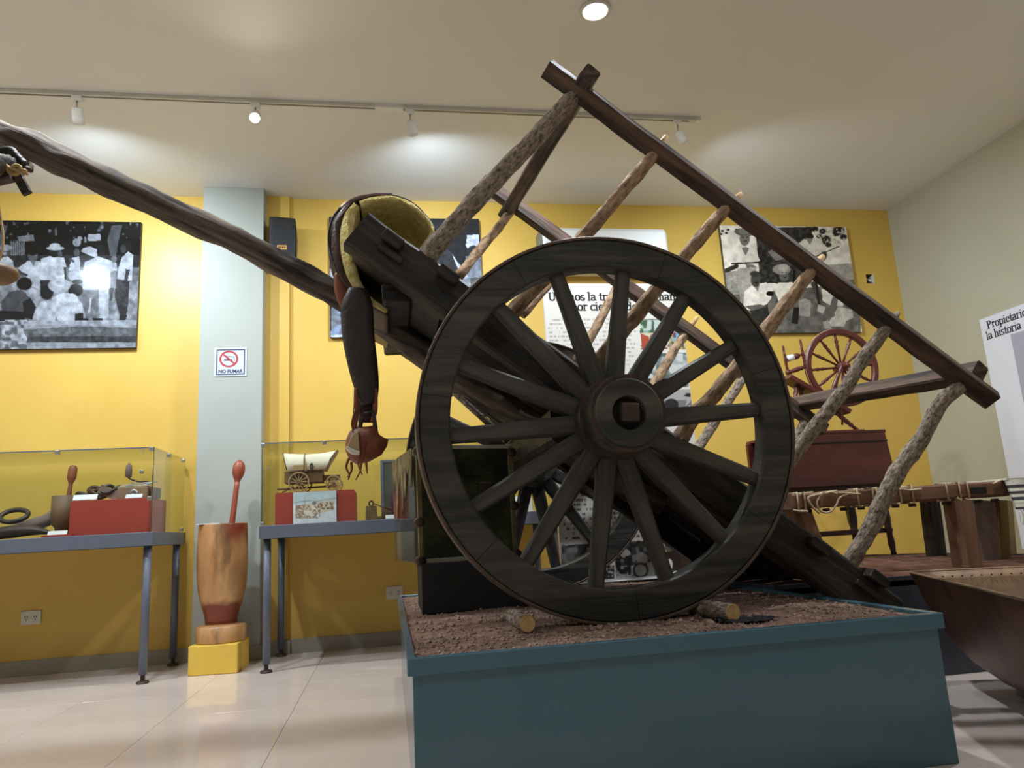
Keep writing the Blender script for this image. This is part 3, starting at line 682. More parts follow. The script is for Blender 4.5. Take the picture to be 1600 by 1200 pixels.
# air conditioner
ac = empty('air_conditioner', (1.644, WY1, 2.56), 'white wall air conditioner unit above the banner', 'air conditioner')
prof = [(WY1, 2.55), (WY1-.12, 2.55), (WY1-.19, 2.60), (WY1-.205, 2.66), (WY1-.20, 2.84), (WY1-.17, 2.872), (WY1, 2.872)]
MB().ring_loft([[(x, WY1-(WY1-y)*k, 2.55+(z-2.55)*q) for y, z in prof] for x, k, q in ((1.16, .92, .985), (1.175, 1, 1), (2.11, 1, 1), (2.128, .92, .985))]).build('casing', MT['white_plastic'], ac, bevel=.006)
MB().bb((1.22, WY1-.178, 2.562), (2.07, WY1-.15, 2.59)).build('louvre', MT['white_metal'], ac)
MB().bb((1.153, WY1-.19, 2.56), (1.162, WY1-.01, 2.862)).build('side_panel', MT['grey_slot'], ac)
MB().bb((1.185, WY1-.2065, 2.655), (2.10, WY1-.203, 2.658)).build('front_seam', MT['grey_slot'], ac)

# ------------------------------------------------------------------ plinth with soil
PL_X0, PL_X1, PL_Y0, PL_Y1, PL_Z = .038, 1.547, 1.937, 3.97, .40
pl = empty('plinth', ((PL_X0+PL_X1)/2, (PL_Y0+PL_Y1)/2, 0), 'slate blue plinth filled with soil carrying the old cart', 'plinth')
MB().bb((PL_X0+.013, PL_Y0+.016, 0), (PL_X1-.013, PL_Y1-.016, PL_Z-.03)).build('body', MT['plinth'], pl, bevel=.002, bseg=1)
LH = .043; lt = .022
for a_, b_ in (((PL_X0, PL_Y0, PL_Z-LH), (PL_X1, PL_Y0+lt, PL_Z)), ((PL_X0, PL_Y1-lt, PL_Z-LH), (PL_X1, PL_Y1, PL_Z)), ((PL_X0, PL_Y0+lt, PL_Z-LH), (PL_X0+lt, PL_Y1-lt, PL_Z)), ((PL_X1-lt, PL_Y0+lt, PL_Z-LH), (PL_X1, PL_Y1-lt, PL_Z))):
    MB().bb(a_, b_).build('rim_board', MT['plinth'], pl, bevel=.0025, bseg=1)
def soil_h(x, y):
    n = mnoise.noise(Vector((x*3, y*3, 0)))*.010+mnoise.noise(Vector((x*14, y*14, 3)))*.005+mnoise.noise(Vector((x*45, y*45, 5)))*.0025
    edge = min(x-PL_X0-lt, PL_X1-lt-x, y-PL_Y0-lt, PL_Y1-lt-y)
    return PL_Z-.012+n*min(1, .3+edge*6)+.006*min(1, max(0, edge*3))
nx, ny = 130, 170; vs = []; fs = []
for j in range(ny+1):
    for i in range(nx+1):
        x = PL_X0+lt+(PL_X1-PL_X0-2*lt)*i/nx; y = PL_Y0+lt+(PL_Y1-PL_Y0-2*lt)*(j/ny)**1.4
        vs.append((x, y, soil_h(x, y)))
for j in range(ny):
    for i in range(nx): q = j*(nx+1)+i; fs.append((q, q+1, q+nx+2, q+nx+1))
so = MB().add(vs, fs).build('soil', MT['soil'], pl, smooth=True); so['kind'] = 'stuff'
mb = MB()
ico = [(0, 0, 1), (.9, 0, .2), (-.45, .78, .25), (-.45, -.78, .25), (.5, .8, -.3), (-.9, .1, -.35), (.4, -.85, -.3)]
icf = [(0, 1, 2), (0, 2, 3), (0, 3, 1), (1, 4, 2), (2, 5, 3), (3, 6, 1), (1, 6, 4), (2, 4, 5), (3, 5, 6), (4, 6, 5)]
for k in range(5200):
    x = PL_X0+lt+.006+random.random()*(PL_X1-PL_X0-2*lt-.012); y = PL_Y0+lt+.006+(PL_Y1-PL_Y0-2*lt-.05)*random.random()**1.9
    s = random.choice((.003, .004, .004, .005, .006, .009)) * (1.0 if y < 2.8 else .8); a = random.random()*6.28; c, si = math.cos(a), math.sin(a); z = soil_h(x, y)+s*.25
    mb.add([(x+s*(c*p[0]-si*p[1]), y+s*(si*p[0]+c*p[1])*.9, z+s*.75*p[2]) for p in ico], icf)
g = mb.build('gravel', MT['gravel'], pl); g['kind'] = 'stuff'
def stone(x, y, r, lab):
    m_ = bmesh.new(); bmesh.ops.create_icosphere(m_, subdivisions=2, radius=r)
    mb = MB(); mb.add([Vector((v.co.x*1.1, v.co.y, v.co.z*.8))*(1+.25*mnoise.noise(v.co*60))+Vector((x, y, soil_h(x, y)+r*.55)) for v in m_.verts], [tuple(v.index for v in f.verts) for f in m_.faces]); m_.free()
    return tag(mb.build('stone', MT['gravel'], None, smooth=True), lab, 'stone')
p_ = atZ(1108, 967, .41); stone(p_.x, p_.y, .014, 'rounded grey stone lying by the sawn log under the wheel')
p_ = atZ(1192, 955, .41); stone(p_.x, p_.y+.05, .010, 'small reddish stone lying in the soil right of the black rag')

# wheel chocks
def chock(px, py, px2, py2, lab, r=.026):
    p0 = atZ(px, py, .392+r); p1 = atZ(px2, py2, .392+r); d = (p1-p0); d.z = 0; d = d.normalized()*.24; p1 = p0+d
    rt_ = empty('wheel_chock', (p0.x, p0.y, PL_Z-.01), lab, 'log')
    path = [p0.lerp(p1, i/6) for i in range(7)]; R = along(p0, p1)
    MB().tube(path, [r]*7, 16, .06, 30, seed=px).build('log_body', MT['bark'], rt_, smooth=True, origin=p0, R=R)
    MB().tube([p0-d*.012, p0+d*.01], [r*.93, r*.95], 16).build('cut_face', MT['pale_wood'], rt_)
chock(824, 975, 792, 959, 'sawn round log chock with pale cut end before the wheel near the plinth corner')
chock(1145, 957, 1085, 948, 'sawn round log chock with yellow cut end lying on the black rag')
# black rag
vs = []; fs = []; nu, nv = 26, 12
c0 = atZ(1112, 966, .4); c1 = atZ(1215, 962, .4)
for j in range(nv+1):
    for i in range(nu+1):
        u, v = i/nu, j/nv; wv = (.055+.05*math.sin(u*PI)*(1 if u < .5 else .6))*(1-.6*u)
        p = c0.lerp(c1, u)+Vector((0, (v-.5)*2*wv+.015*math.sin(u*9), 0))
        vs.append((p.x+.01*mnoise.noise(p*30), max(p.y, PL_Y0+.03), soil_h(min(max(p.x, .07), 1.5), max(p.y, 1.97))+.006+.018*abs(mnoise.noise(Vector((u*6, v*4, 2))))*(1-u*.5)))
for j in range(nv):
    for i in range(nu): q = j*(nu+1)+i; fs.append((q, q+1, q+nu+2, q+nu+1))
tag(MB().add(vs, fs).build('rag', MT['black_cloth'], None, smooth=True), 'crumpled black rag lying on the soil at the plinth edge', 'cloth')

# ------------------------------------------------------------------ rear plinth
bp = empty('rear_plinth', (2.47, 3.6, 0), 'low dark slate platform of red brown soil under the rope cot', 'plinth')
pts = [(1.56, 2.9), (3.2, 2.9)]+[(3.42+.0*math.cos(a), 3.2) for a in (0,)]+[(3.42-.62*(1-math.cos(a)), 3.7+.75*math.sin(a)) for a in [PI/2*i/8 for i in range(9)]]+[(1.56, 4.45)]
mb = MB(); mb.poly([(x, y, 0) for x, y in pts], (0, 0, .395)); mb.build('body', MT['plinth_dark'], bp)
cxy = Vector((2.5, 3.65)); pin = [cxy+(Vector(q)-cxy)*.985 for q in pts]
mb = MB(); n = len(pts)
ringt = [Vector((x, y, .412)) for x, y in pts]; ringb = [Vector((x, y, .372)) for x, y in pts]; ri = [Vector((q.x, q.y, .412)) for q in pin]; rib = [Vector((q.x, q.y, .396)) for q in pin]
mb.ring_loft([ringb, ringt, ri, rib], cap=False); mb.build('rim_board', MT['plinth_dark'], bp)
mb = MB(); K = 18; rings = []
for k in range(K+1):
    t = 1-k/K
    rings.append([Vector((cxy.x+(q.x-cxy.x)*t, cxy.y+(q.y-cxy.y)*t, .402+.03*(1-t)**.7+.012*mnoise.noise(Vector((cxy.x+(q.x-cxy.x)*t, cxy.y+(q.y-cxy.y)*t, 0))*9))) for q in sum([[pin[i].lerp(pin[(i+1) % n], f/6) for f in range(6)] for i in range(n)], [])])
mb.ring_loft(rings, cap=False); s2 = mb.build('soil', MT['soil2'], bp, smooth=True); s2['kind'] = 'stuff'

# ------------------------------------------------------------------ glass showcases
def pane(parent, lo, hi): MB().bb(lo, hi).build('glass_pane', MT['glass'], parent)
def clip(parent, p, s=(.022, .022, .022)):
    MB().box(p, s).build('clip', MT['steel'], parent, bevel=.003)
def showcase(X0, X1, legs, lab_t, clips, ends):
    Y0, Y1, ZT, ZA = 4.40, 5.085, .80, .727
    t = empty('display_table', ((X0+X1)/2, (Y0+Y1)/2, 0), lab_t[0], 'table')
    m_ = MB(); m_.bb((X0+.02, Y0+.02, ZA+.02), (X1-.02, Y1-.02, ZT)); m_.build('table_top', MT['table'], t)
    for lo, hi in (((X0, Y0, ZA), (X1, Y0+.02, ZT+.001)), ((X0, Y1-.02, ZA), (X1, Y1, ZT+.001)), ((X0, Y0+.02, ZA), (X0+.02, Y1-.02, ZT+.001)), ((X1-.02, Y0+.02, ZA), (X1, Y1-.02, ZT+.001))):
        MB().bb(lo, hi).build('apron', MT['table'], t, bevel=.002, bseg=1)
    for x in legs:
        for y in (4.46, 5.035):
            l = MB().tube([(x, y, .045), (x, y, ZA+.02)], .0215, 16, cap=True).build('leg', MT['table'], t, smooth=False, origin=(x, y, 0))
            for pp in l.data.polygons: pp.use_smooth = len(pp.vertices) == 4
            MB().lathe([(.03, 0), (.034, .004), (.03, .012), (.012, .016), (.012, .05)], (x, y, 0), n=16).build('foot', MT['iron'], l)
    g = empty('glass_case', ((X0+X1)/2, (Y0+Y1)/2, ZT), lab_t[1], 'glass case'); G0, G1, gy0, gy1, gz = X0+.012, X1-.012, Y0+.012, Y1-.012, 1.268; th = .006
    pane(g, (G0, gy0, ZT), (G1, gy0+th, gz)); pane(g, (G0, gy1-th, ZT), (G1, gy1, gz)); pane(g, (G0, gy0, gz), (G1, gy1, gz+th))
    pane(g, (G0, gy0+th, ZT), (G0+th, gy1-th, gz)); pane(g, (G1-th, gy0+th, ZT), (G1, gy1-th, gz))
    MB().bb((G0, gy0-.001, gz+.0005), (G1, gy0+.001, gz+th+.001)).build('top_edge', MT['table'], g)
    for xe in ends: MB().bb((xe-.0012, gy0-.001, ZT), (xe+.0012, gy0+.001, gz)).build('corner_edge', MT['ink'], g)
    for (x, y, z) in clips: clip(g, (x, y, z))
    return G0, G1
showcase(-3.3, -1.285, (-3.15, -1.325), ('long blue grey table under the glass case of mortar and grinder', 'glass showcase holding the coffee grinder and wooden mortar'),
         [(-1.31, 4.412, 1.262), (-1.80, 4.412, 1.262), (-1.31, 5.07, 1.262), (-1.31, 4.75, 1.262), (-1.31, 4.412, .985), (-1.305, 5.06, .82), (-1.56, 5.07, 1.20)], (-1.297,))
showcase(-.722, 1.10, (-.685, 1.0), ('long blue grey table under the glass case of the wagon', 'glass showcase holding the small covered wagon'),
         [(-.705, 4.412, 1.262), (-.36, 4.412, 1.262), (.4, 4.412, 1.262), (-.705, 4.412, .812), (-.64, 5.07, 1.19)], (-.709,))

# contents beside the pillar: red box, grinder, mortar, leathers
TZ = .802
RB0, RB1 = -1.742, -1.33
tag(MB().bb((RB0, 4.47, TZ), (RB1, 4.80, TZ+.192)).build('display_riser', MT['red_board'], None, origin=((RB0+RB1)/2, 4.6, TZ), bevel=.002, bseg=1), 'red display box under the coffee grinder', 'riser')
a, b = atY(182, 778, 4.52), atY(236, 757, 4.52)
gz = TZ+.193
gr = empty('coffee_grinder', ((a.x+b.x)/2, 4.6, gz), 'old tin coffee grinder with upright crank handle on the red box', 'grinder')
MB().bb((a.x, 4.52, gz), (a.x+(b.x-a.x)*.9, 4.66, gz+.07)).build('body', MT['grinder'], gr, bevel=.006)
MB().ring_loft([[(a.x+i_, 4.52+i_, z), (a.x+.165-i_, 4.52+i_, z), (a.x+.165-i_, 4.66-i_, z), (a.x+i_, 4.66-i_, z)] for z, i_ in ((gz+.07, .0), (gz+.085, .03), (gz+.09, .045))]).build('cover', MT['steel'], gr)
hx = atY(201, 742, 4.57)
MB().tube(smooth_path([(a.x+.15, 4.57, gz+.10), (a.x+.10, 4.57, gz+.10), (hx.x+.01, 4.57, gz+.118), (hx.x, 4.57, gz+.13)], 5), .005, 8).build('crank', MT['iron'], gr, smooth=True)
MB().lathe([(.008, 0), (.017, .005), (.018, .04), (.016, .072), (.006, .076), (.008, .084), (.003, .086)], (hx.x, 4.57, gz+.125), n=16).build('handle', MT['cot_grey'], gr, smooth=True)
MB().bb((b.x-.012, 4.55, gz), (b.x+.022, 4.64, gz+.062)).build('hopper', MT['old_wood'], gr, bevel=.003)
MB().lathe([(.022, 0), (.024, -.006), (.010, -.006), (.010, -.002)], ((a.x+b.x)/2+.0, 4.519, gz+.03), 'Y', 16).build('spout', MT['steel'], gr, smooth=True)
for k in range(3):
    q = Vector((b.x-.02-.04*k, 4.60, gz+.092)); MB().box(q, (.07, .012, .008), Matrix.Rotation(-.3+.2*k, 3, 'Y')).build('lever', MT['steel'], gr, bevel=.002)
def small_card(p, w, h, lab, y0=None):
    R = Matrix.Rotation(math.radians(-28), 3, 'X')
    mb = MB(); mb.box((p.x, p.y, p.z), (w, .002, h), R); mb.box((p.x, p.y+h*.35, p.z-h*.06), (w*.9, .002, h*.8), Matrix.Rotation(math.radians(40), 3, 'X'))
    tag(mb.build('label_card', MT['card'], None, origin=p), lab, 'card')
q = atY(132, 781, 4.482); small_card(Vector((q.x, 4.492, gz+.018)), .125, .034, 'folded white label card on the red box before the leather belts')
q = atY(209, 779, 4.482); small_card(Vector((q.x, 4.484, gz+.012)), .088, .024, 'folded white label card on the red box before the coffee grinder')
q = atY(87, 833, 4.43); small_card(Vector((q.x, 4.452, TZ+.022)), .098, .024, 'folded white label card on the small red board')
q0, q1 = atY(65, 836, 4.43), atY(112, 834, 4.43)
tag(MB().bb((q0.x, 4.425, TZ), (q1.x, 4.64, TZ+.010)).build('display_board', MT['red_board'], None, bevel=.001, bseg=1), 'flat red board on the table before the dark mortar', 'board')
# belts
bl = empty('leather_belts', (-1.62, 4.6, gz), 'coiled dark leather belts lying on the red box', 'belt')
for k, (dx, dy, s) in enumerate(((-.06, .0, 1.0), (.0, .03, .8), (.07, -.01, .7), (-.02, .06, .9))):
    cxx, cyy = -1.635+dx*.8, 4.60+dy; path = []
    for i in range(24):
        t = 2*PI*i/23; path.append((cxx+.075*s*math.cos(t), cyy+.05*s*math.sin(t), gz+.032+.022*k*.6+.018*math.sin(t*2+k)))
    MB().tube(path, .011, 7, .2, 40, seed=k).build('belt_coil', MT['leather_black'] if k % 2 == 0 else MT['leather_dark'], bl, smooth=True)
MB().box((-1.57, 4.56, gz+.04), (.13, .006, .05), Matrix.Rotation(.5, 3, 'Y')).build('strap_end', MT['cot_grey'], bl, bevel=.002)
# dark wooden mortar with pestle
a, b = atY(82, 776, 4.57), atY(116, 828, 4.57)
mx, mr = (a.x+b.x)/2, (b.x-a.x)/2
mm = empty('wooden_mortar', (mx, 4.57, TZ+.012), 'small dark wooden mortar with a pestle inside the showcase', 'mortar')
h = a.z-TZ
MB().lathe([(mr*.85, .011), (mr*.88, .018), (mr*.6, .03), (mr*.62, .05), (mr*.95, .075), (mr*1.0, .12), (mr*1.0, h), (mr*.88, h), (mr*.8, .12), (.001, .09)], (mx, 4.57, TZ), n=28).build('mortar_body', MT['old_wood'], mm, smooth=True)
p0 = Vector((mx+.012, 4.57, TZ+.1)); p1 = atY(115, 727, 4.60); d = p1-p0
rr = [.018, .017, .015, .012, .011, .012, .016, .023, .024, .024, .023, .017, .004]; tt_ = [0, .2, .4, .55, .62, .66, .70, .75, .80, .88, .94, .985, 1]
MB().tube([p0+d*t for t in tt_], rr, 14).build('pestle', MT['leather_red'], mm, smooth=True)
# leather things at the frame edge
def leatherish(name, pts, rad, mat, lab, cat, flat=.6, y=4.55, n=12):
    P = smooth_path([tuple(atY(px, py, y)) for px, py in pts], 6); Rr = [float(v[0]) for v in smooth_path([(r, 0) for r in rad], 6)]
    zmin = min(float(p[2])-r*flat for p, r in zip(P, Rr)); mb = MB(); mb.tube(P, Rr, n, .08, 20)
    cz = {}; vs = []
    nn = n
    for i in range(len(P)):
        for j in range(nn):
            v = mb.v[i*nn+j]; vs.append(Vector((v.x, v.y, P[i][2]+(v.z-P[i][2])*flat)))
    lo = min(v.z for v in vs); mb.v = [v+Vector((0, 0, TZ-lo)) for v in vs] if abs(lo-TZ) < .1 else vs
    return tag(mb.build(name, mat, None, smooth=True), lab, cat)
leatherish('leather_scabbard', [(-60, 842), (-20, 836), (20, 831), (50, 829), (75, 832), (95, 836)], [.03, .05, .055, .045, .02, .006], MT['leather_black'], 'glossy black leather scabbard lying along the table front', 'scabbard', .62, 4.495)
leatherish('powder_horn', [(88, 790), (74, 800), (55, 806), (35, 812), (5, 820), (-30, 826)], [.034, .038, .036, .033, .032, .03], MT['cot_grey'], 'greyish tapered wooden horn leaning behind the scabbard', 'horn', 1.0, 4.72)
st = empty('stirrup_ring', (-2.03, 4.6, TZ), 'dark wooden stirrup ring lying on the horn', 'stirrup')
c_ = atY(22, 806, 4.62); MB().tube([(c_.x+.07*math.cos(t), 4.62+.035*math.sin(t), c_.z+.035*math.sin(t)) for t in [2*PI*i/24 for i in range(25)]], .014, 8).build('ring', MT['leather_black'], st, smooth=True)
MB().tube(smooth_path([(c_.x-.07, 4.62, c_.z), (c_.x-.16, 4.63, c_.z+.0), (c_.x-.3, 4.64, c_.z-.02)], 4), .022, 8).build('strap', MT['leather_black'], st, smooth=True)

# contents of the wagon showcase
a, b = atY(430, 766, 4.5), atY(555, 763, 4.5)
RX0, RX1 = a.x, b.x; rz = TZ+.186
mb = MB(); w_ = RX1-RX0
mb.poly([(RX0, 4.5, TZ), (RX1, 4.5, TZ), (RX1, 4.5, rz-.012), (RX1-.006, 4.5, rz-.003), (RX1-.015, 4.5, rz), (RX0+.008, 4.5, rz), (RX0, 4.5, rz-.008)], (0, .24, 0))
tag(mb.build('display_riser', MT['red_board'], None, origin=((RX0+RX1)/2, 4.62, TZ)), 'red display box under the covered wagon', 'riser')
a, b = atY(458, 766, 4.49), atY(526, 813, 4.49)
ic = empty('illustration_card', ((a.x+b.x)/2, 4.49, TZ), 'white card with a painted ox team leaning on the red box', 'card')
MB().bb((a.x, 4.487, TZ), (b.x, 4.492, TZ+.184)).build('card_board', MT['card'], ic)
def paint_card(px, py):
    p = Paint(px, py, (.92, .94, .97)); p.poly([(457, 766), (527, 764), (527, 786), (457, 789)], (.80, .88, .93)); p.grain(.08, 6, 3)
    p.line(461, 785, 486, 782, 1.2, (.5, .55, .58)); p.line(490, 784, 525, 778, 1.5, (.75, .68, .66))
    p.poly([(462, 790), (520, 781), (523, 796), (470, 812), (460, 806)], (.88, .82, .74))
    p.blotch(462, 789, 500, 810, [(.62, .42, .34), (.78, .64, .54), (.55, .52, .50)], 2.0, 5, .58); p.blotch(498, 784, 521, 796, [(.42, .34, .30), (.62, .45, .36)], 2.4, 9, .5)
    p.ell(491, 786, 3.5, 3, (.5, .5, .55)); p.blotch(486, 788, 500, 800, [(.5, .3, .22), (.95, .93, .9)], 3, 20, .5); p.blotch(475, 795, 515, 806, [(.93, .9, .86)], 5, 25, .5); p.line(476, 778, 476, 792, 1, (.6, .6, .6))
    return p.c
print_sheet('illustration', MT['matte_print'], ic, (a.x+.002, 4.486, TZ+.182), (b.x-a.x-.004, 0, 0), (0, 0, -.18), 90, 66, paint_card)
# covered wagon model
wy = 4.56
wg = empty('model_wagon', (atY(487, 760, wy).x, 4.62, rz), 'small model covered wagon with cream canvas on the red box', 'model wagon')
def wp(px, py, y=wy): return atY(px, py, y)
arch = []
c0, c1 = wp(440, 736), wp(527, 736)
for t, zt, zb in ((0, wp(439, 706).z, c0.z+.0), (.12, wp(447, 707).z, c0.z), (.4, wp(470, 708).z, c0.z), (.7, wp(500, 706).z, c0.z), (.9, wp(518, 703).z, c0.z+.0), (1, wp(527, 702).z, c0.z+.05)):
    xx = c0.x+(c1.x-c0.x)*t; lean = (t-.5)*0.0; r = []
    xb = c0.x+.03+(c1.x-c0.x-.075)*t
    for k in range(11):
        a_ = PI*k/10; f = math.sin(a_)**.6 if 0 < k < 10 else 0
        r.append((xb+(xx-xb)*f, 4.64-.085*math.cos(a_), zb+(zt-zb)*f))
    arch.append(r)
MB().ring_loft(arch, cap=False, closed=False).build('canvas_cover', MT['canvas'], wg, smooth=True)
wg_c = wg.children[0]; sm = wg_c.modifiers.new('thickness', 'SOLIDIFY'); sm.thickness = .004
for k, r in enumerate((arch[0], arch[2], arch[5])):
    MB().tube(smooth_path([tuple(Vector(q)+Vector((0, 0, .002))) for q in r], 2), .003, 6).build('hoop', MT['model_wood'], wg, smooth=True)
b0, b1 = wp(444, 737), wp(513, 752)
MB().bb((b0.x, 4.57, b1.z), (b1.x-.035, 4.71, b0.z)).build('wagon_bed', MT['model_wood'], wg, bevel=.003)
MB().bb((b1.x-.05, 4.60, b1.z+.012), (wp(530, 740).x, 4.68, wp(520, 741).z)).build('front_bench', MT['model_wood'], wg, bevel=.003)
MB().tube([(b0.x-.05, 4.64, rz+.03), (b1.x+.03, 4.64, rz+.035)], .007, 6).build('axle_beam', MT['model_wood'], wg)
MB().bb((wp(458, 732).x, 4.555, wp(458, 735).z), (wp(478, 732).x, 4.572, wp(458, 727).z)).build('side_box', MT['model_pale'], wg)
MB().tube([wp(478, 736, 4.552), wp(476, 715, 4.552)], .0035, 6).build('side_pole', MT['model_pale'], wg)
MB().tube([Vector((wp(487, 729).x+.007*math.cos(t), 4.55, wp(487, 729).z+.018*math.sin(t))) for t in [2*PI*i/16 for i in range(17)]], .004, 6).build('horse_collar', MT['leather_black'], wg, smooth=True)
def model_wheel(x, y, z, r):
    wmb = MB().lathe([(r, -.006), (r, .006), (r*.86, .006), (r*.86, -.006)], (x, y, z), 'Y', 28)
    # close ring
    n_ = 28; base = len(wmb.v)-4*n_
    wmb.f = [f for f in wmb.f if len(f) == 4]+[(base+3*n_+j, base+3*n_+(j+1) % n_, base+(j+1) % n_, base+j) for j in range(n_)]
    wl = wmb.build('wagon_wheel', MT['model_pale'], wg, origin=(x, y, z))
    MB().lathe([(r*.16, -.014), (r*.2, 0), (r*.16, .014)], (x, y, z), 'Y', 12).build('hub', MT['model_wood'], wl)
    for k in range(12):
        a_ = 2*PI*k/12; MB().tube([(x+r*.15*math.cos(a_), y, z+r*.15*math.sin(a_)), (x+r*.88*math.cos(a_), y, z+r*.88*math.sin(a_))], .0028, 5).build('spoke', MT['model_pale'], wl)
for yy in (4.555, 4.725):
    model_wheel(wp(467, 747).x, yy, rz+.062, .062); model_wheel(wp(521, 752).x, yy, rz+.047, .047)
MB().tube([(wp(438, 758).x, 4.64, rz+.012), (wp(450, 752).x, 4.64, rz+.03)], .005, 6).build('tongue', MT['model_wood'], wg)
# small wooden press, framed mirror, cards, red riser
a, b = atY(571, 785, 4.52), atY(589, 809, 4.52)
pr_ = empty('wooden_press', ((a.x+b.x)/2, 4.56, TZ), 'small brown wooden block with iron ring and lever', 'tool')
MB().ring_loft([[(a.x+i_, 4.52+i_, z), (b.x-i_, 4.52+i_, z), (b.x-i_, 4.60-i_, z), (a.x+i_, 4.60-i_, z)] for z, i_ in ((TZ, -.002), (TZ+.085, .002))]).build('block', MT['model_wood'], pr_, bevel=.002)
rc = Vector(((a.x+b.x)/2, 4.55, TZ+.1)); MB().tube([rc+Vector((.012*math.cos(t), 0, .015*math.sin(t))) for t in [2*PI*i/16 for i in range(17)]], .005, 7).build('iron_ring', MT['iron'], pr_, smooth=True)
MB().tube([rc+Vector((.01, 0, .0)), atY(612, 797, 4.55)], .004, 6).build('lever', MT['iron'], pr_, smooth=True)
MB().bb((b.x, 4.53, TZ), (b.x+.03, 4.59, TZ+.022)).build('foot_block', MT['model_wood'], pr_, bevel=.002)
a, b = atY(594, 719, 4.75), atY(640, 806, 4.75)
fr_ = empty('framed_mirror', ((a.x+b.x)/2+.05, 4.75, TZ), 'small grey framed mirror standing upright behind the wooden press', 'mirror')
X0_, X1_, Z0_, Z1_ = a.x, a.x+.30, TZ, a.z; t_ = .018
for lo, hi in (((X0_, 4.745, Z0_), (X0_+t_, 4.765, Z1_)), ((X1_-t_, 4.745, Z0_), (X1_, 4.765, Z1_)), ((X0_+t_, 4.745, Z1_-t_), (X1_-t_, 4.765, Z1_)), ((X0_+t_, 4.745, Z0_), (X1_-t_, 4.765, Z0_+t_))):
    MB().bb(lo, hi).build('frame_rail', MT['table'], fr_, bevel=.002)
MB().bb((X0_+t_, 4.752, Z0_+t_), (X1_-t_, 4.757, Z1_-t_)).build('mirror_glass', plain('dull_mirror', rgb(150, 160, 170), .12, .9), fr_)
MB().bb((X0_+.1, 4.765, TZ), (X0_+.16, 4.86, TZ+.15)).build('prop', MT['table'], fr_)
a, b = atY(613, 762, 4.55), atY(646, 806, 4.55)
tag(MB().bb((a.x+.005, 4.50, TZ), (b.x+.12, 4.72, a.z)).build('display_riser', MT['red_board'], None, bevel=.002, bseg=1), 'red display box partly hidden behind the old trunk', 'riser')
tag(MB().bb((atY(597, 800, 4.62).x, 4.58, TZ), (a.x-.005, 4.66, TZ+.075)).build('wooden_box', MT['old_wood'], None, bevel=.002), 'small plain wooden box before the mirror', 'box')
q = atY(609, 806, 4.45); small_card(Vector((q.x, 4.45, TZ+.013)), .05, .024, 'folded white label card before the small wooden box')
a, b = atY(797, 778, 4.55), atY(830, 797, 4.55)
bk = MB(); bk.box(((a.x+b.x)/2, 4.56, TZ+.05), (b.x-a.x+.02, .003, .10), Matrix.Rotation(math.radians(-12), 3, 'X')); bk.bb((a.x, 4.57, TZ), (b.x, 4.62, TZ+.012))
tag(bk.build('paper_sheet', MT['card'], None), 'white paper standing in the showcase beside the far wheel', 'paper')

# ------------------------------------------------------------------ mortar on yellow box
yb = atZ(293, 1056, 0)
pd = tag(MB().poly([(-1.122, 4.56, 0), (-.85, 4.525, 0), (-.835, 4.80, 0), (-1.10, 4.84, 0)], (0, 0, .160)).build('pedestal', MT['yellow_box'], None, origin=(-.98, 4.68, 0), bevel=.006), 'low yellow painted box under the big wooden mortar', 'pedestal')
bm_ = empty('big_mortar', (-.972, 4.68, .161), 'tall orange wooden mortar standing on the yellow box', 'mortar')
MB().lathe([(.135, 0), (.139, .01), (.140, .085), (.128, .095), (.09, .097), (.088, .10)], (-.972, 4.68, .161), n=40).build('base_disc', MT['mortar'], bm_, smooth=True, origin=(-.972, 4.68, .161))
MB().lathe([(.088, .0975), (.089, .125), (.098, .165), (.113, .21), (.127, .265), (.137, .33), (.142, .42), (.142, .53), (.138, .664), (.136, .669), (.112, .669), (.108, .60), (.09, .45), (.001, .42)], (-.972, 4.68, .161), n=48).build('mortar_body', MT['mortar'], bm_, smooth=True, origin=(-.972, 4.68, .161))
MB().box((-1.035, 4.62, .833), (.13, .10, .004)).build('label_paper', MT['card'], bm_)
p0 = Vector((-.948, 4.69, .61)); p1 = atY(375, 718, 4.745); d = p1-p0
ps = empty('pestle', p0, 'long red brown wooden pestle with a ball end leaning in the big mortar', 'pestle')
tt_ = [0, .3, .6, .72, .775, .80, .83, .87, .91, .95, .98, 1]; rr = [.019, .018, .0165, .0155, .016, .021, .030, .0365, .037, .032, .02, .004]
MB().tube([p0+d*t for t in tt_[:5]], rr[:5], 18).build('shaft', MT['pestle'], ps, smooth=True)
MB().tube(smooth_path([tuple(p0+d*t) for t in tt_[4:]], 3), [float(v[0]) for v in smooth_path([(r, 0) for r in rr[4:]], 3)], 18).build('ball_end', MT['pestle'], ps, smooth=True)

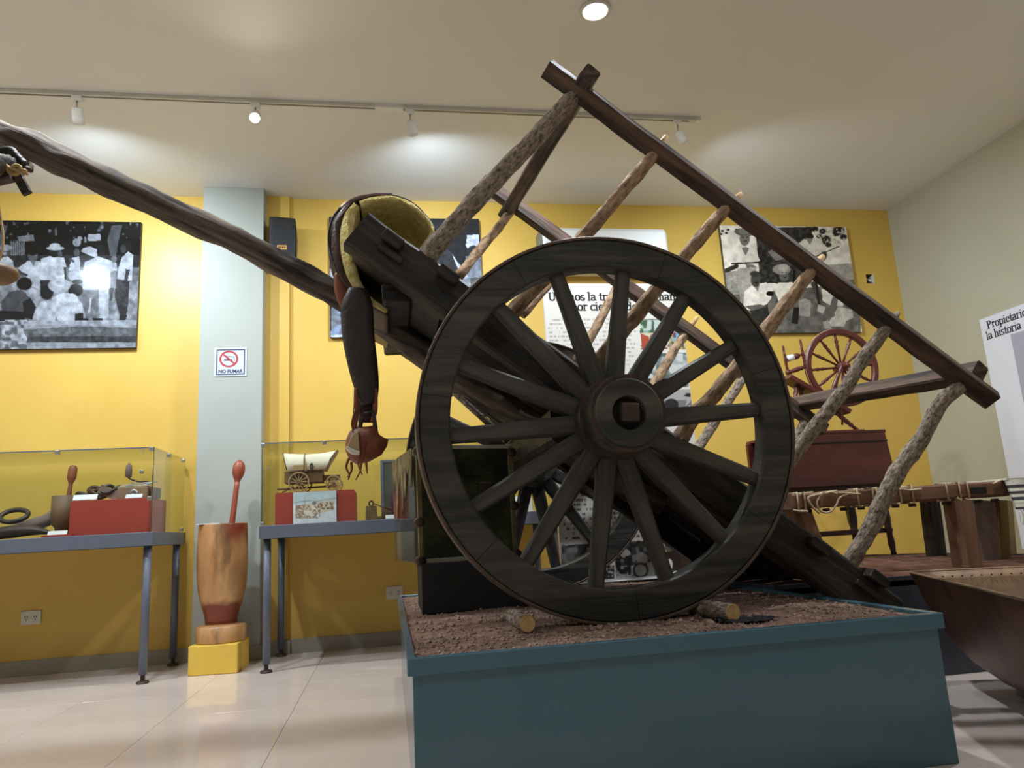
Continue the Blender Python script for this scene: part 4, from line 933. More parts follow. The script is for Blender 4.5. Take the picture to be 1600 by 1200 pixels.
# ------------------------------------------------------------------ banner behind the cart
BY = 3.93
a, b = atY(847, 443, BY), atY(1061, 443, BY)
BX0, BX1, BZ1 = a.x, b.x, a.z
bn = empty('text_banner', ((BX0+BX1)/2, BY, PL_Z-.01), 'tall white standing banner with bold title and photographs behind the cart', 'banner')
MB().bb((BX0, BY, .398), (BX1, BY+.006, BZ1)).build('panel', MT['poster_white'], bn)
MB().bb((BX0-.01, BY-.05, .396), (BX1+.01, BY+.055, .402)).build('base_plate', MT['white_metal'], bn, bevel=.002)
def paint_banner(px, py):
    p = Paint(px, py, (.95, .945, .92))
    # text columns: rows of small worn characters
    def rows(x0, x1, ys, h, dens, col, slant=0):
        for k, y in enumerate(ys):
            xa = x0(y)+(7 if k % 6 == 0 else 0); xb = x1(y)-((k*37) % 11); yy = y+(p.u-x0(y))*slant
            m = ((p.u > xa) & (p.u < xb)).astype(float)*np.clip((h/2-np.abs(p.v-yy))/.8+.5, 0, 1)
            ch = vnoise(p.u+k*131, p.v*0, 1.7, 5+k); wd = vnoise(p.u+k*77, p.v*0, 7, 9+k)
            p.put(m*np.clip((ch-.35)*4, 0, 1)*(wd > .22)*dens, col)
    rows(lambda y: 855+(y-500)*.075, lambda y: 994+(y-500)*.09, [500+6.45*i for i in range(29)], 2.8, .42, .45, -.012)
    rows(lambda y: 856+(y-500)*.075, lambda y: 935+(y-700)*.09, [700+7.3*i for i in range(6)], 3.4, .55, .35, -.02)
    rows(lambda y: 858+(y-500)*.072, lambda y: 1030, [745+7.4*i for i in range(14)], 3.8, .75, .25, -.03)
    X = lambda y: (y-500)*.10
    def quad(x0, y0, x1, y1, col): p.poly([(x0+X(y0), y0), (x1+X(y0), y0-2), (x1+X(y1), y1-2), (x0+X(y1), y1)], col)
    # painted scenes
    quad(1000, 499, 1074, 546, (.62, .72, .72)); quad(1000, 499, 1074, 516, (.80, .86, .84)); p.blotch(1000, 500, 1022, 522, [(.25, .40, .25)], 7, 3, .35)
    p.blotch(1001, 520, 1078, 546, [(.55, .22, .16), (.82, .62, .48), (.38, .30, .36), (.9, .85, .75)], 5, 13, .5); p.poly([(1001, 521), (1014, 526), (1014, 545), (1003, 545)], (.72, .30, .18)); p.line(1019, 500, 1019, 518, 1.4, (.3, .3, .3)); p.line(1003, 499, 1040, 499, 1.2, (.3, .3, .3))
    p.poly([(1056, 520), (1066, 516), (1066, 528), (1056, 530)], (.55, .72, .90)); p.blotch(1046, 528, 1078, 546, [(.78, .70, .36), (.35, .48, .25)], 4, 44, .5)
    quad(1000, 553, 1072, 602, (.50, .55, .56)); p.blotch(1002, 552, 1085, 604, [(.25, .30, .32), (.70, .74, .76), (.35, .45, .36), (.86, .88, .88)], 7, 17, .5); p.poly([(1008, 590), (1020, 592), (1018, 605), (1008, 605)], (.18, .18, .2))
    # ploughing scene in grey
    quad(1014, 610, 1074, 648, .52); quad(1014, 610, 1074, 626, .74); p.ell(1049, 632, 11, 9, .14); p.poly([(1028, 632), (1044, 640), (1056, 646), (1030, 646)], .75); p.poly([(1074, 620), (1079, 620), (1078, 634), (1080, 646), (1069, 647)], .75); p.ell(1076, 618, 7, 2, .12); p.poly([(1072, 614), (1080, 614), (1080, 619), (1072, 619)], .15); p.line(1078, 630, 1062, 646, 1.4, .2)
    # lower photographs
    p.poly([(877, 853), (925, 849), (929, 893), (880, 896)], .30); p.blotch(877, 850, 928, 880, [.55, .68], 10, 23, .52); p.poly([(880, 880), (928, 878), (929, 893), (880, 896)], .10)
    p.poly([(944, 884), (960, 883), (960, 905), (944, 905)], .18); p.blotch(944, 884, 960, 904, [.7], 3, 3, .6); p.line(944, 889, 960, 888, 1.5, .8)
    p.poly([(961, 868), (977, 847), (1031, 845), (1034, 903), (962, 906)], .24); p.poly([(963, 885), (1033, 880), (1034, 903), (963, 905)], .66); p.blotch(962, 845, 1033, 900, [.08, .5], 6, 33, .5); p.ell(977, 865, 8, 7, .7); p.poly([(976, 870), (988, 866), (989, 880), (976, 882)], .15); p.ell(1003, 872, 9, 8, .58); p.ell(1001, 891, 12, 12, .16); p.ell(1001, 891, 9, 9, .6); p.poly([(980, 878), (986, 876), (986, 898), (981, 898)], .12)
    p.poly([(1032, 840), (1110, 838), (1112, 905), (1036, 905)], .93); p.poly([(1040, 862), (1058, 858), (1075, 868), (1078, 892), (1044, 892)], (.20, .14, .11)); p.poly([(1062, 868), (1082, 866), (1084, 890), (1068, 892)], (.26, .20, .16)); p.ell(1045, 855, 7, 7, (.45, .38, .3)); p.ell(1076, 865, 8, 5, (.5, .45, .38)); p.blotch(1034, 885, 1112, 897, [(.25, .2, .15)], 4, 8, .35); p.poly([(1084, 872), (1090, 872), (1090, 890), (1086, 890)], .95); p.ell(1046, 882, 5, 9, (.9, .88, .84))
    p.blotch(1092, 875, 1112, 900, [(.22, .18, .14)], 5, 3, .45)
    return p.c
print_sheet('printed_face', MT['matte_print'], bn, (BX0+.002, BY-.0012, BZ1-.002), (BX1-BX0-.004, 0, 0), (0, 0, -(BZ1-.412)), 260, 520, paint_banner)
mb = MB(); W1 = 'Unimos la tradición humana'; W2 = 'por cientos de años'
t0, t1 = atY(857, 469, BY-.003), atY(1064, 468, BY-.003); sz_ = .072; wd = (t1.x-t0.x)/(text_width(W1)*sz_)
serif_text(mb, W1, (t0.x, BY-.003, t0.z-.002), EX, EZ, sz_, NY, nib=.13, wide=wd)
u0 = atY(893, 485, BY-.003); serif_text(mb, W2, (u0.x, BY-.003, u0.z), EX, EZ, sz_, NY, nib=.13, wide=wd)
mb.build('title_lettering', MT['ink'], bn)

# poster on the side wall
px_ = WX1-.012
a, b, c_ = at(1530, 500, 'X', px_), at(1578, 750, 'X', px_), at(1600, 472, 'X', px_)
ys, zt = a.y, a.z
wpz = .38
po = empty('wall_poster', (px_, ys-.45, wpz), 'white poster with bold title cut off by the frame on the side wall', 'poster')
MB().bb((px_, ys-.95, wpz), (WX1, ys, zt)).build('board', MT['poster_white'], po)
mb = MB(); ey = Vector((0, -1, 0))
for txt, (pa, pb) in (('Propietario', (1543, 514)), ('la historia', (1542, 531))):
    q = at(pa, pb, 'X', px_-.002); serif_text(mb, txt, (px_-.002, q.y, q.z), ey, EZ, .080, Vector((-1, 0, 0)), nib=.13, wide=.86)
mb.build('title_lettering', MT['ink'], po)
q = at(1579, 523, 'X', px_); MB().bb((px_-.0015, ys-.95, wpz+.2), (px_, q.y, q.z)).build('text_panel', MT['panel_blue'], po)
mb = MB()
for k in range(16):
    for j in range(7):
        if (k*7+j*3) % 11 == 0: continue
        mb.bb((px_-.002, q.y-.16-j*.06-.045, q.z-.07-k*.055), (px_-.0015, q.y-.16-j*.06, q.z-.058-k*.055))
mb.build('text_lines', MT['ink_grey'], po)

# ------------------------------------------------------------------ old trunk on black box
ang = math.radians(13.5); TR = Matrix.Rotation(ang, 3, 'Z'); T0 = Vector((.118, 3.05, .585))
def tp(x, y, z): return T0+TR@Vector((x, y, z))
tb = empty('trunk_stand', (.345, 3.23, .392), 'plain black box under the old trunk', 'stand')
MB().bb((.125, 3.02, .392), (.565, 3.44, .586)).build('stand_box', MT['black_paint'], tb, bevel=.003)
TW, TD, TH = .43, .36, .475
tk = empty('old_trunk', tp(TW/2, TD/2, .003), 'old dark green trunk with brass corners standing on end behind the wheel', 'trunk')
MB().box(tp(TW/2+.01, TD/2, TH/2+.003), (TW-.02, TD, TH), TR).build('shell', MT['trunk'], tk, bevel=.008)
for kz in (.30, .75): MB().box(tp(TW/2, -.004, TH*kz), (TW*.9, .006, .012), TR).build('batten', MT['trunk'], tk)
for (x0_, x1_, z0_, z1_, mt_) in ((.02, TW, TH-.012, TH+.004, 'trunk_strip'), (.03, .26, -.001, .018, 'trunk_strip'), (.26, TW, -.001, .018, 'trunk_edge'), (0, .02, 0, TH, 'trunk_edge'), (TW-.018, TW+.004, 0, TH, 'trunk_edge')):
    MB().box(tp((x0_+x1_)/2, -.003, (z0_+z1_)/2), (x1_-x0_, .012, z1_-z0_), TR).build('edge_strip', MT[mt_], tk, bevel=.002)
for (x, z) in ((.004, .012), (.004, .165), (TW, .012), (TW, .215), (.01, TH-.02), (TW, TH-.03)):
    m_ = bmesh.new(); bmesh.ops.create_uvsphere(m_, u_segments=12, v_segments=8, radius=.021)
    mb = MB().add([tp(x, -.004, z)+TR@Vector((v.co.x*1.1, v.co.y*.8, v.co.z)) for v in m_.verts], [tuple(v.index for v in f.verts) for f in m_.faces]); m_.free()
    mb.build('corner_cap', MT['iron'], tk, smooth=True)
MB().box(tp(.13, -.008, TH-.05), (.03, .012, .06), TR).build('hasp', MT['iron'], tk, bevel=.003)
MB().box(tp(.30, -.006, TH*.62), (.06, .01, .05), TR).build('lock_plate', MT['leather_black'], tk, bevel=.004)
# worn end: framed clear pane with peeling hide
MB().box(tp(-.006, TD*.5, TH*.47), (.004, TD*.96, TH*.90), TR).build('end_pane', MT['hide_film'], tk)
rnd = random.Random(3)
for k in range(7):
    y0_ = .02+k*.047; wd_ = .05; top = TH-.005-.02*(k/6)
    dn = [.16, .10, .20, .26, .13, .28, .15][k]
    pts_ = [tp(-.012, y0_, top), tp(-.012, y0_+wd_, top), tp(-.013, y0_+wd_*.95, top-dn*.6), tp(-.014, y0_+wd_*.7, top-dn*.8), tp(-.014, y0_+wd_*.5, top-dn), tp(-.013, y0_+wd_*.25, top-dn*.75), tp(-.012, y0_+.002, top-dn*.55)]
    MB().poly(pts_, TR@Vector((.004, 0, 0))).build('hide_flap', MT['peel'], tk)

# ------------------------------------------------------------------ the ox cart
OX, OZ = -.041, 1.848
TH_ = math.atan(.7825); u_ = Vector((math.cos(TH_), 0, -math.sin(TH_))); n_ = Vector((math.sin(TH_), 0, math.cos(TH_)))
def B(s, y, h): return Vector((OX, y, OZ))+u_*s+n_*h
def Binv(p): q = Vector((p.x-OX, 0, p.z-OZ)); return q.dot(u_), q.dot(n_)
cart = empty('ox_cart', (.74, 3.03, PL_Z-.01), 'old dark wooden ox cart tipped back on its tail on the plinth', 'cart')
RB = along(B(0, 0, 0), B(1, 0, 0))
MB().beam(B(0, 2.545, -.075), B(2.40, 2.545, -.075), .09, .15, 60, .006, seed=1).build('side_beam', MT['dark_wood'], cart, origin=B(0, 2.545, -.075), R=RB)
MB().beam(B(.03, 3.465, -.075), B(2.32, 3.465, -.075), .09, .15, 60, .006, seed=5).build('side_beam', MT['dark_wood'], cart, origin=B(0, 3.465, -.075), R=RB)
for k, (px, py) in enumerate(((614, 378), (700, 432), (866, 562), (1070, 702), (1275, 853), (1366, 903))):
    s, h = Binv(atY(px, py, 2.49))
    MB().box(B(s, 3.005, h), (.080, 1.11, .036), RB).build('cross_piece', MT['dark_wood'], cart, origin=B(s, 3.0, h), R=RB, bevel=.005)
for px, py in ((606, 388), (1350, 912)):
    s, h = Binv(atY(px, py, 2.49)); MB().box(B(s+.02, 2.52, h-.01), (.10, .075, .022), RB).build('tenon', MT['dark_wood'], cart, origin=B(s, 2.5, h), R=RB, bevel=.004)
edges = [2.592, 2.75, 2.92, 3.085, 3.26, 3.418]
for k in range(5):
    a, b = edges[k]+.004, edges[k+1]-(.004 if k != 1 else .018)
    MB().beam(B(.05+.01*(k % 2), (a+b)/2, -.030), B(2.30-.03*(k % 3), (a+b)/2, -.030), b-a, .03, 30, .004, cham=.2, seed=k+20).build('plank', MT['dark_wood'], cart, origin=B(0, (a+b)/2, -.03), R=RB)
MB().beam(B(.24, 2.6, -.155), B(.24, 3.42, -.155), .11, .07, 8, .004, ref=(1, 0, 0)).build('bolster', MT['dark_wood'], cart, bevel=.004)
MB().beam(B(.02, 3.005, -.115), B(.42, 3.005, -.115), .83, .05, 6, .004, cham=.1).build('front_board', MT['dark_wood'], cart, origin=B(.2, 3.0, -.115), R=RB)
MB().beam(B(1.02, 2.44, -.22), B(1.02, 3.59, -.22), .13, .13, 10, .004, ref=(1, 0, 0)).build('axle_bed', MT['dark_wood'], cart)
# draught pole: a crooked log running under the bed
pp_ = [tuple(atY(px, py, y)) for px, py, y in ((-190, 120, 2.98), (-120, 152, 2.98), (-60, 181, 3.0), (0, 208, 3.0), (58, 232, 3.0), (120, 262, 3.0), (250, 321, 3.0), (400, 392, 3.0), (512, 453, 3.0))]
pp_ += [tuple(B(.25, 3.0, -.19)), tuple(B(.9, 3.0, -.17)), tuple(B(1.6, 3.0, -.13))]
pr = [.052, .054, .05, .053, .062, .058, .054, .053, .052, .056, .06, .055]
P = smooth_path(pp_, 9); rr = [float(v[0]) for v in smooth_path([(r, 0) for r in pr], 9)]
RP = along(pp_[0], pp_[8])
MB().tube(P, rr, 28, .22, 9, seed=2).build('draught_pole', MT['pole_wood'], cart, smooth=True, origin=pp_[8], R=RP)
q0, q1 = atY(88, 235, 2.953), atY(150, 275, 2.953)
MB().tube(smooth_path([tuple(q0), tuple(q0.lerp(q1, .5)+Vector((0, 0, .004))), tuple(q1)], 4), [.004]*4+[.009]*4+[.004], 7).build('split', MT['dark_hole'], cart, smooth=True)

# wheels
WC = Vector((.740, 2.345, 1.033)); WR = .648
def ann(mb, c, r0, r1, y0, y1, a0, a1, n, ch=.006):
    """arc block between radii r0, r1 and y0, y1"""
    rings = []
    for i in range(n+1):
        a = a0+(a1-a0)*i/n; ca, sa = math.cos(a), math.sin(a); r = []
        for rad, y in ((r0, y0+ch), (r0+ch, y0), (r1-ch, y0), (r1, y0+ch), (r1, y1-ch), (r1-ch, y1), (r0+ch, y1), (r0, y1-ch)):
            r.append(c+Vector((rad*ca, y, rad*sa)))
        rings.append(r)
    return mb.ring_loft(rings, cap=abs(a1-a0) < 6.2)
tips = [(868, 432), (975, 425), (1085, 470), (1155, 550), (1195, 648), (1190, 745), (1140, 855), (1043, 920), (930, 930), (820, 900), (727, 790), (692, 683), (705, 590), (764, 490)]
ph = []
for k, (px, py) in enumerate(tips):
    q = atY(px, py, 2.335)-WC; ph.append((math.atan2(q.z, q.x)+2*PI*k/14-tips and 0) if False else math.atan2(q.z, q.x)+2*PI*k/14)
ph = [p % (2*PI) for p in ph]; PH0 = math.atan2(sum(math.sin(p) for p in ph), sum(math.cos(p) for p in ph))
def make_wheel(c):
    hub = MB().lathe([(.055, -.185), (.055, -.21), (.104, -.212), (.110, -.205), (.115, -.15), (.124, -.10), (.130, -.05), (.128, .05), (.118, .10), (.108, .13), (.05, .132)], c, 'Y', 48)
    wh = hub.build('wheel', MT['wheel_wood'], cart, smooth=False, origin=c)
    for p in wh.data.polygons: p.use_smooth = len(p.vertices) == 4 and abs(p.normal.y) < .8
    for r, y, wdt in ((.124, -.105, .030), (.112, -.196, .014)):
        mb = MB(); rings = []
        for rad, yy in ((r-.02, y-wdt/2), (r+.010, y-wdt/2), (r+.012, y), (r+.010, y+wdt/2), (r-.02, y+wdt/2)): rings.append([c+Vector((rad*math.cos(2*PI*j/48), yy, rad*math.sin(2*PI*j/48))) for j in range(48)])
        mb.ring_loft(rings, cap=False); mb.build('hub_band', MT['iron'], wh, smooth=False)
    MB().lathe([(.05, -.186), (.054, -.184)], c, 'Y', 32).build('hub_hole', MT['dark_hole'], wh)
    MB().box(c+Vector((0, -.200, 0)), (.058, .05, .058), Matrix.Rotation(math.radians(3), 3, 'Y')).build('axle_nut', MT['iron'], wh, bevel=.006)
    sme = None
    for k in range(14):
        a = PH0-2*PI*k/14; d = Vector((math.cos(a), 0, math.sin(a))); t = Vector((-d.z, 0, d.x)); rings = []
        for r, wt, dp in ((.095, .031, .026), (.16, .032, .025), (.30, .029, .022), (.44, .026, .020), (.56, .024, .018)):
            q = c+d*r+Vector((0, -.005+.01*(r-.1), 0)); ch = .008
            rings.append([q+t*x+Vector((0, y, 0)) for x, y in ((-wt+ch, -dp), (wt-ch, -dp), (wt, -dp+ch), (wt, dp-ch), (wt-ch, dp), (-wt+ch, dp), (-wt, dp-ch), (-wt, -dp+ch))])
        MB().ring_loft(rings).build('spoke', MT['wheel_wood'], wh, origin=c+d*.3, R=along(c, c+d))
    for k in range(7):
        a0 = PH0-2*PI*(k*2-.5)/14; gap = .0012
        ann(MB(), c, .538, WR-.009, -.038, .038, a0-gap, a0-2*PI/7+gap, 16).build('felloe', MT['wheel_wood'], wh)
    mb = MB(); ann(mb, c, WR-.010, WR, -.043, .043, 0, 2*PI, 96, .002); mb.build('iron_tyre', MT['tire'], wh)
    return wh
wheel = make_wheel(WC)
w2 = wheel.copy(); COL.objects.link(w2); w2.rotation_euler = (0, 0, PI); w2.location = Vector((.74, 3.73, 1.033))-WLOC[cart.name]
for ch in list(wheel.children):
    c_ = ch.copy(); COL.objects.link(c_); c_.parent = w2
for yy0, yy1 in ((2.18, 2.46), (3.57, 3.89)):
    MB().tube([(.74, yy0, 1.033), (.74, yy1, 1.033)], .046, 20).build('axle_arm', MT['iron'], cart, smooth=False)

# side racks
def rail_(pa, pb, y, wd_, ht_, seed, roll):
    a, b = atY(*pa, y), atY(*pb, y); rf = Vector((0, math.cos(roll), 0))+n_*math.sin(roll); R = along(a, b, rf)
    MB().beam(a, b, wd_, ht_, 40, .004, ref=rf, cham=.06, seed=seed).build('rack_rail', MT['rail_wood'], cart, origin=a, R=R); return a, b
rail_((855, 107), (1549, 626), 2.445, .052, .068, 31, math.radians(50))
rail_((752, 283), (1288, 672), 3.50, .052, .066, 37, math.radians(-8))
def xbar(pa, ya, pb, yb, seed):
    a, b = atY(*pa, ya), atY(*pb, yb); R = along(a, b, tuple(u_))
    MB().beam(a, b, .062, .075, 16, .004, ref=tuple(u_), seed=seed).build('cross_bar', MT['rail_wood'], cart, origin=a, R=R)
xbar((922, 117), 2.372, (791, 334), 3.56, 41)
xbar((1531, 581), 2.475, (1243, 632), 3.56, 43)
def stake(pts_, ya, yb, rad, mat, tip=None, seed=0):
    n = len(pts_); P = []
    for i, (px, py) in enumerate(pts_): P.append(tuple(atY(px, py, ya+(yb-ya)*i/(n-1))))
    rads = [rad*(1.05-.2*i/(n-1)) for i in range(n)]
    P2 = smooth_path(P, 7); R2 = [float(v[0]) for v in smooth_path([(r, 0) for r in rads], 7)]
    st_ = MB().tube(P2, R2, 14, .28, 16, seed=seed).build('stake', MT[mat], cart, smooth=True, origin=P[0], R=along(P[0], P[-1]))
    if tip:
        a = Vector(P[-1]); b = atY(*tip, yb); MB().tube([a-(b-a)*.3, a.lerp(b, .6), b], [rad*.5, rad*.48, rad*.36], 10, .1, 20).build('tip', MT['pale_wood' if mat == 'bark_pale' else 'bark'], st_, smooth=True, origin=WLOC[st_.name], R=along(P[0], P[-1]))
        st_.children[0].location = (0, 0, 0); st_.children[0].rotation_euler = (0, 0, 0)
stake([(664, 405), (700, 362), (770, 285), (840, 212), (898, 148)], 2.545, 2.46, .036, 'bark', None, 1)
stake([(795, 495), (830, 455), (912, 370), (965, 308), (1024, 240)], 2.545, 2.45, .028, 'bark_pale', (1041, 213), 2)
stake([(922, 592), (935, 565), (975, 515), (1060, 412), (1100, 365), (1138, 322)], 2.545, 2.45, .028, 'bark_pale', (1158, 303), 3)
stake([(1052, 705), (1085, 650), (1130, 600), (1195, 520), (1232, 470), (1268, 424)], 2.545, 2.45, .029, 'bark_pale', (1286, 400), 4)
stake([(1185, 790), (1215, 745), (1255, 690), (1318, 610), (1352, 556), (1388, 508)], 2.545, 2.45, .028, 'bark', (1403, 489), 5)
stake([(1322, 885), (1345, 850), (1372, 800), (1398, 745), (1440, 685), (1470, 630), (1500, 604)], 2.545, 2.45, .031, 'bark', None, 6)
stake([(716, 432), (760, 378), (803, 325)], 3.47, 3.50, .025, 'bark_pale', None, 7)
stake([(815, 492), (860, 440), (903, 392)], 3.47, 3.50, .025, 'bark_pale', None, 8)
stake([(902, 562), (935, 505), (968, 440)], 3.47, 3.50, .024, 'bark_pale', None, 9)
stake([(1000, 632), (1035, 580), (1055, 545), (1078, 512)], 3.47, 3.50, .025, 'bark_pale', (1090, 495), 10)
stake([(1086, 708), (1120, 655), (1170, 578)], 3.47, 3.50, .026, 'bark', None, 11)
stake([(1190, 780), (1225, 715), (1262, 652)], 3.47, 3.50, .026, 'bark', None, 12)
# prop stick under the bed
MB().tube([B(.55, 3.3, -.18), atY(795, 690, 3.3)], [.018, .015], 9, .2, 20).build('prop_stick', MT['bark'], cart, smooth=True)

# ------------------------------------------------------------------ saddle over the front of the cart
sd = empty('saddle', tuple(B(.0, 2.95, .02)), 'dark leather saddle with yellow fleece lining slung over the cart front', 'saddle')
def arch_solid(name, pts_px, y0, inn, out, mat, ylen, sc_=(1, 1.0, .98, .90), bulge=0):
    C = [atY(px, py, y0) for px, py in pts_px]; C = [Vector(c) for c in smooth_path([tuple(c) for c in C], 5)]
    n = len(C); rings = []
    N = []
    for i in range(n):
        t = (C[min(i+1, n-1)]-C[max(i-1, 0)]); t.y = 0; t.normalize(); N.append(Vector((-t.z, 0, t.x)))
    def val(f, i): return f if not hasattr(f, '__len__') else float(np.interp(i/(n-1), np.linspace(0, 1, len(f)), f))
    ctr = sum(C, Vector())/n
    for dy, s in zip((0, .012, ylen*.55, ylen), sc_):
        loop = []
        for i in range(n):
            k = 1 if dy else .8
            loop.append(C[i]+N[i]*val(out, i)*k)
        for i in reversed(range(n)):
            loop.append(C[i]-N[i]*val(inn, i)*(1 if dy else .8))
        rings.append([ctr+(q-ctr)*s+Vector((0, dy, 0)) for q in loop])
    return MB().ring_loft(rings).build(name, mat, sd, smooth=True)
Lp = [(604, 486), (572, 466), (548, 436), (537, 402), (534, 366), (541, 336), (555, 318)]
Rp = [(562, 316), (585, 309), (615, 308), (642, 318), (664, 338), (677, 360), (660, 388)]
arch_solid('fleece_lining', Lp, 2.68, (.012, .02, .035, .045, .04, .035, .02), .008, MT['fleece'], .55)
arch_solid('fleece_lining', Rp, 2.68, (.02, .018, .016, .014, .012, .012, .012), .006, MT['fleece'], .55)
arch_solid('skirt', [(609, 490)]+Lp[1:]+Rp[1:-1], 2.69, -.008, (.014, .018, .034, .046, .040, .024, .015, .013, .012, .012, .012), MT['leather_dark'], .56, (1, 1.0, 1.0, .94))
arch_solid('seat', Lp[2:]+Rp[1:3], 2.80, -.028, (.040, .060, .058, .040, .030, .026), MT['leather_dark'], .34, (.9, .97, 1.0, .9))
# decorated seams on the skirt
for off in (.052, .060):
    C = [atY(px, py, 2.70) for px, py in ((543, 430), (533, 405), (527, 375), (532, 345), (546, 325))]
    MB().tube(smooth_path([tuple(c+Vector((-off*.55, 0, .004))) for c in C], 5), .0035, 6).build('stitched_edge', MT['leather_black'], sd, smooth=True)
def strap(name, pts_, y, depth, mat, parent, n=12):
    rows = smooth_path([(*atY(px, py, y), hw*y/CAM_F) for px, py, hw in pts_], 6); rings = []
    for i, r in enumerate(rows):
        a = Vector(rows[max(i-1, 0)][:3]); b = Vector(rows[min(i+1, len(rows)-1)][:3]); t = (b-a).normalized(); s = t.cross(Vector((0, 1, 0))).normalized()
        c = Vector(r[:3]); rings.append([c+s*float(r[3])*math.cos(2*PI*j/n)+Vector((0, depth*math.sin(2*PI*j/n)*(1), 0)) for j in range(n)])
    return MB().ring_loft(rings).build(name, mat, parent, smooth=True)
strap('fender', [(560, 452, 16), (558, 480, 25), (560, 524, 25), (567, 570, 23), (573, 605, 19), (577, 632, 12)], 2.63, .022, MT['leather_black'], sd)
strap('front_jockey', [(527, 428, 5), (534, 450, 12), (545, 476, 14), (556, 500, 8)], 2.73, .02, MT['leather_red'], sd)
strap('stirrup_strap', [(568, 560, 16), (572, 600, 18), (573, 636, 16), (572, 660, 12)], 2.66, .012, MT['leather_dark'], sd)
strap('tie_strap', [(556, 606, 3), (556, 640, 4), (553, 680, 4)], 2.62, .005, MT['leather_red'], sd)
strap('tie_strap', [(586, 606, 4), (586, 640, 4), (581, 660, 3)], 2.62, .005, MT['leather_red'], sd)
# stirrup iron
P4 = [atY(px, py, 2.62) for px, py in ((566, 648), (561, 676), (587, 673), (583, 642))]
for a, b, r in ((0, 1, .008), (1, 2, .010), (2, 3, .008), (3, 0, .006)):
    MB().tube([P4[a], P4[b]], r, 8).build('stirrup_bar', MT['iron'], sd, smooth=True)
sil = [(539, 702), (540, 688), (546, 674), (558, 667), (575, 666), (588, 664), (592, 678), (600, 684), (607, 686), (605, 697), (596, 711), (578, 721), (558, 726), (546, 719)]
C = [atY(px, py, 2.64) for px, py in sil]; ctr = sum(C, Vector())/len(C); rings = []
for dy, s in ((-.055, .35), (-.046, .62), (-.03, .86), (0, 1), (.03, .92), (.05, .6), (.055, .3)): rings.append([ctr+(q-ctr)*s+Vector((0, dy, 0)) for q in C])
MB().ring_loft(rings).build('stirrup_hood', MT['leather_red'], sd, smooth=True)
lin_ = [(542, 700), (545, 690), (550, 679), (560, 672), (561, 690), (562, 706), (550, 703)]
C = [atY(px, py, 2.570) for px, py in lin_]; MB().poly(C, (0, .045, 0)).build('hood_lining', MT['hood_cream'], sd, bevel=.003)
strap('hood_lip', [(541, 699, 2.5), (551, 706, 4), (562, 708, 3)], 2.566, .006, MT['canvas'], sd)
for k, pts_ in enumerate(([(545, 716), (541, 730), (546, 742), (544, 750)], [(549, 722), (549, 736), (543, 746)], [(571, 690), (566, 715), (563, 735), (556, 750)], [(563, 700), (560, 725), (566, 742)], [(590, 714), (572, 735)] if 0 else [(572, 722), (574, 740)], [(556, 640), (550, 660), (552, 676)])):
    P = smooth_path([tuple(atY(px, py, 2.585)) for px, py in pts_], 5); MB().tube(P, [.0055-.003*i/(len(P)-1) for i in range(len(P))], 6).build('fringe_thong', MT['leather_red'], sd, smooth=True)

# ------------------------------------------------------------------ yoke, rope and gourd at the pole tip
yk = empty('ox_yoke', tuple(atY(18, 262, 2.9)), 'dark carved wooden ox yoke lashed under the pole tip', 'yoke')
yp = [tuple(atY(px, py, y)) for px, py, y in ((40, 258, 3.10), (22, 263, 2.95), (-12, 256, 2.8), (-60, 262, 2.6), (-140, 250, 2.4))]
MB().tube(smooth_path(yp, 6), [.03]*6+[.045]*6+[.05]*6+[.06]*7, 14, .2, 9).build('yoke_beam', MT['dark_wood'], yk, smooth=True)
MB().tube(smooth_path([tuple(atY(px, py, 2.9)) for px, py in ((-14, 246), (4, 236), (18, 236), (28, 246), (40, 258))], 5), .016, 10, .15, 20).build('yoke_horn', MT['dark_wood'], yk, smooth=True)
MB().beam(atY(-18, 280, 2.85), atY(18, 272, 2.85), .05, .055, 6, .004).build('yoke_block', MT['dark_wood'], yk)
a, b = atY(24, 268, 2.86), atY(43, 303, 2.86); MB().beam(a, b, .022, .034, 6, .001).build('bow_peg', MT['dark_wood'], yk, bevel=.003)
MB().tube([atY(38, 262, 2.9), atY(48, 266, 2.88)], .011, 10).build('pin', MT['iron'], yk, smooth=True)
rp = empty('yoke_rope', tuple(atY(20, 265, 2.8)), 'knotted straw rope tied round the ox yoke', 'rope')
for pts_ in ([(-20, 240), (0, 252), (14, 262), (24, 266), (34, 268), (43, 272)], [(-20, 252), (4, 258), (16, 270), (26, 272), (32, 262), (24, 258), (18, 264)], [(28, 270), (36, 266), (41, 268)]):
    MB().tube(smooth_path([tuple(atY(px, py, 2.81)) for px, py in pts_], 5), .007, 8, .2, 60).build('rope_strand', MT['straw_rope'], rp, smooth=True)
gd = empty('hanging_gourd', tuple(atY(2, 428, 2.75)), 'brown gourd cup hanging by a cord under the yoke', 'gourd')
gc = atY(-4, 428, 2.75)
MB().lathe([(.005, -.034), (.04, -.03), (.062, -.012), (.068, .004), (.060, .02), (.03, .034), (.004, .038)], gc, n=24).build('gourd_body', MT['gourd'], gd, smooth=True)
MB().tube(smooth_path([tuple(gc+Vector((0, 0, .036))), tuple(atY(5, 380, 2.77)), tuple(atY(2, 345, 2.79)), tuple(atY(-8, 285, 2.8))], 5), .004, 6).build('cord', MT['straw_rope'], gd, smooth=True)

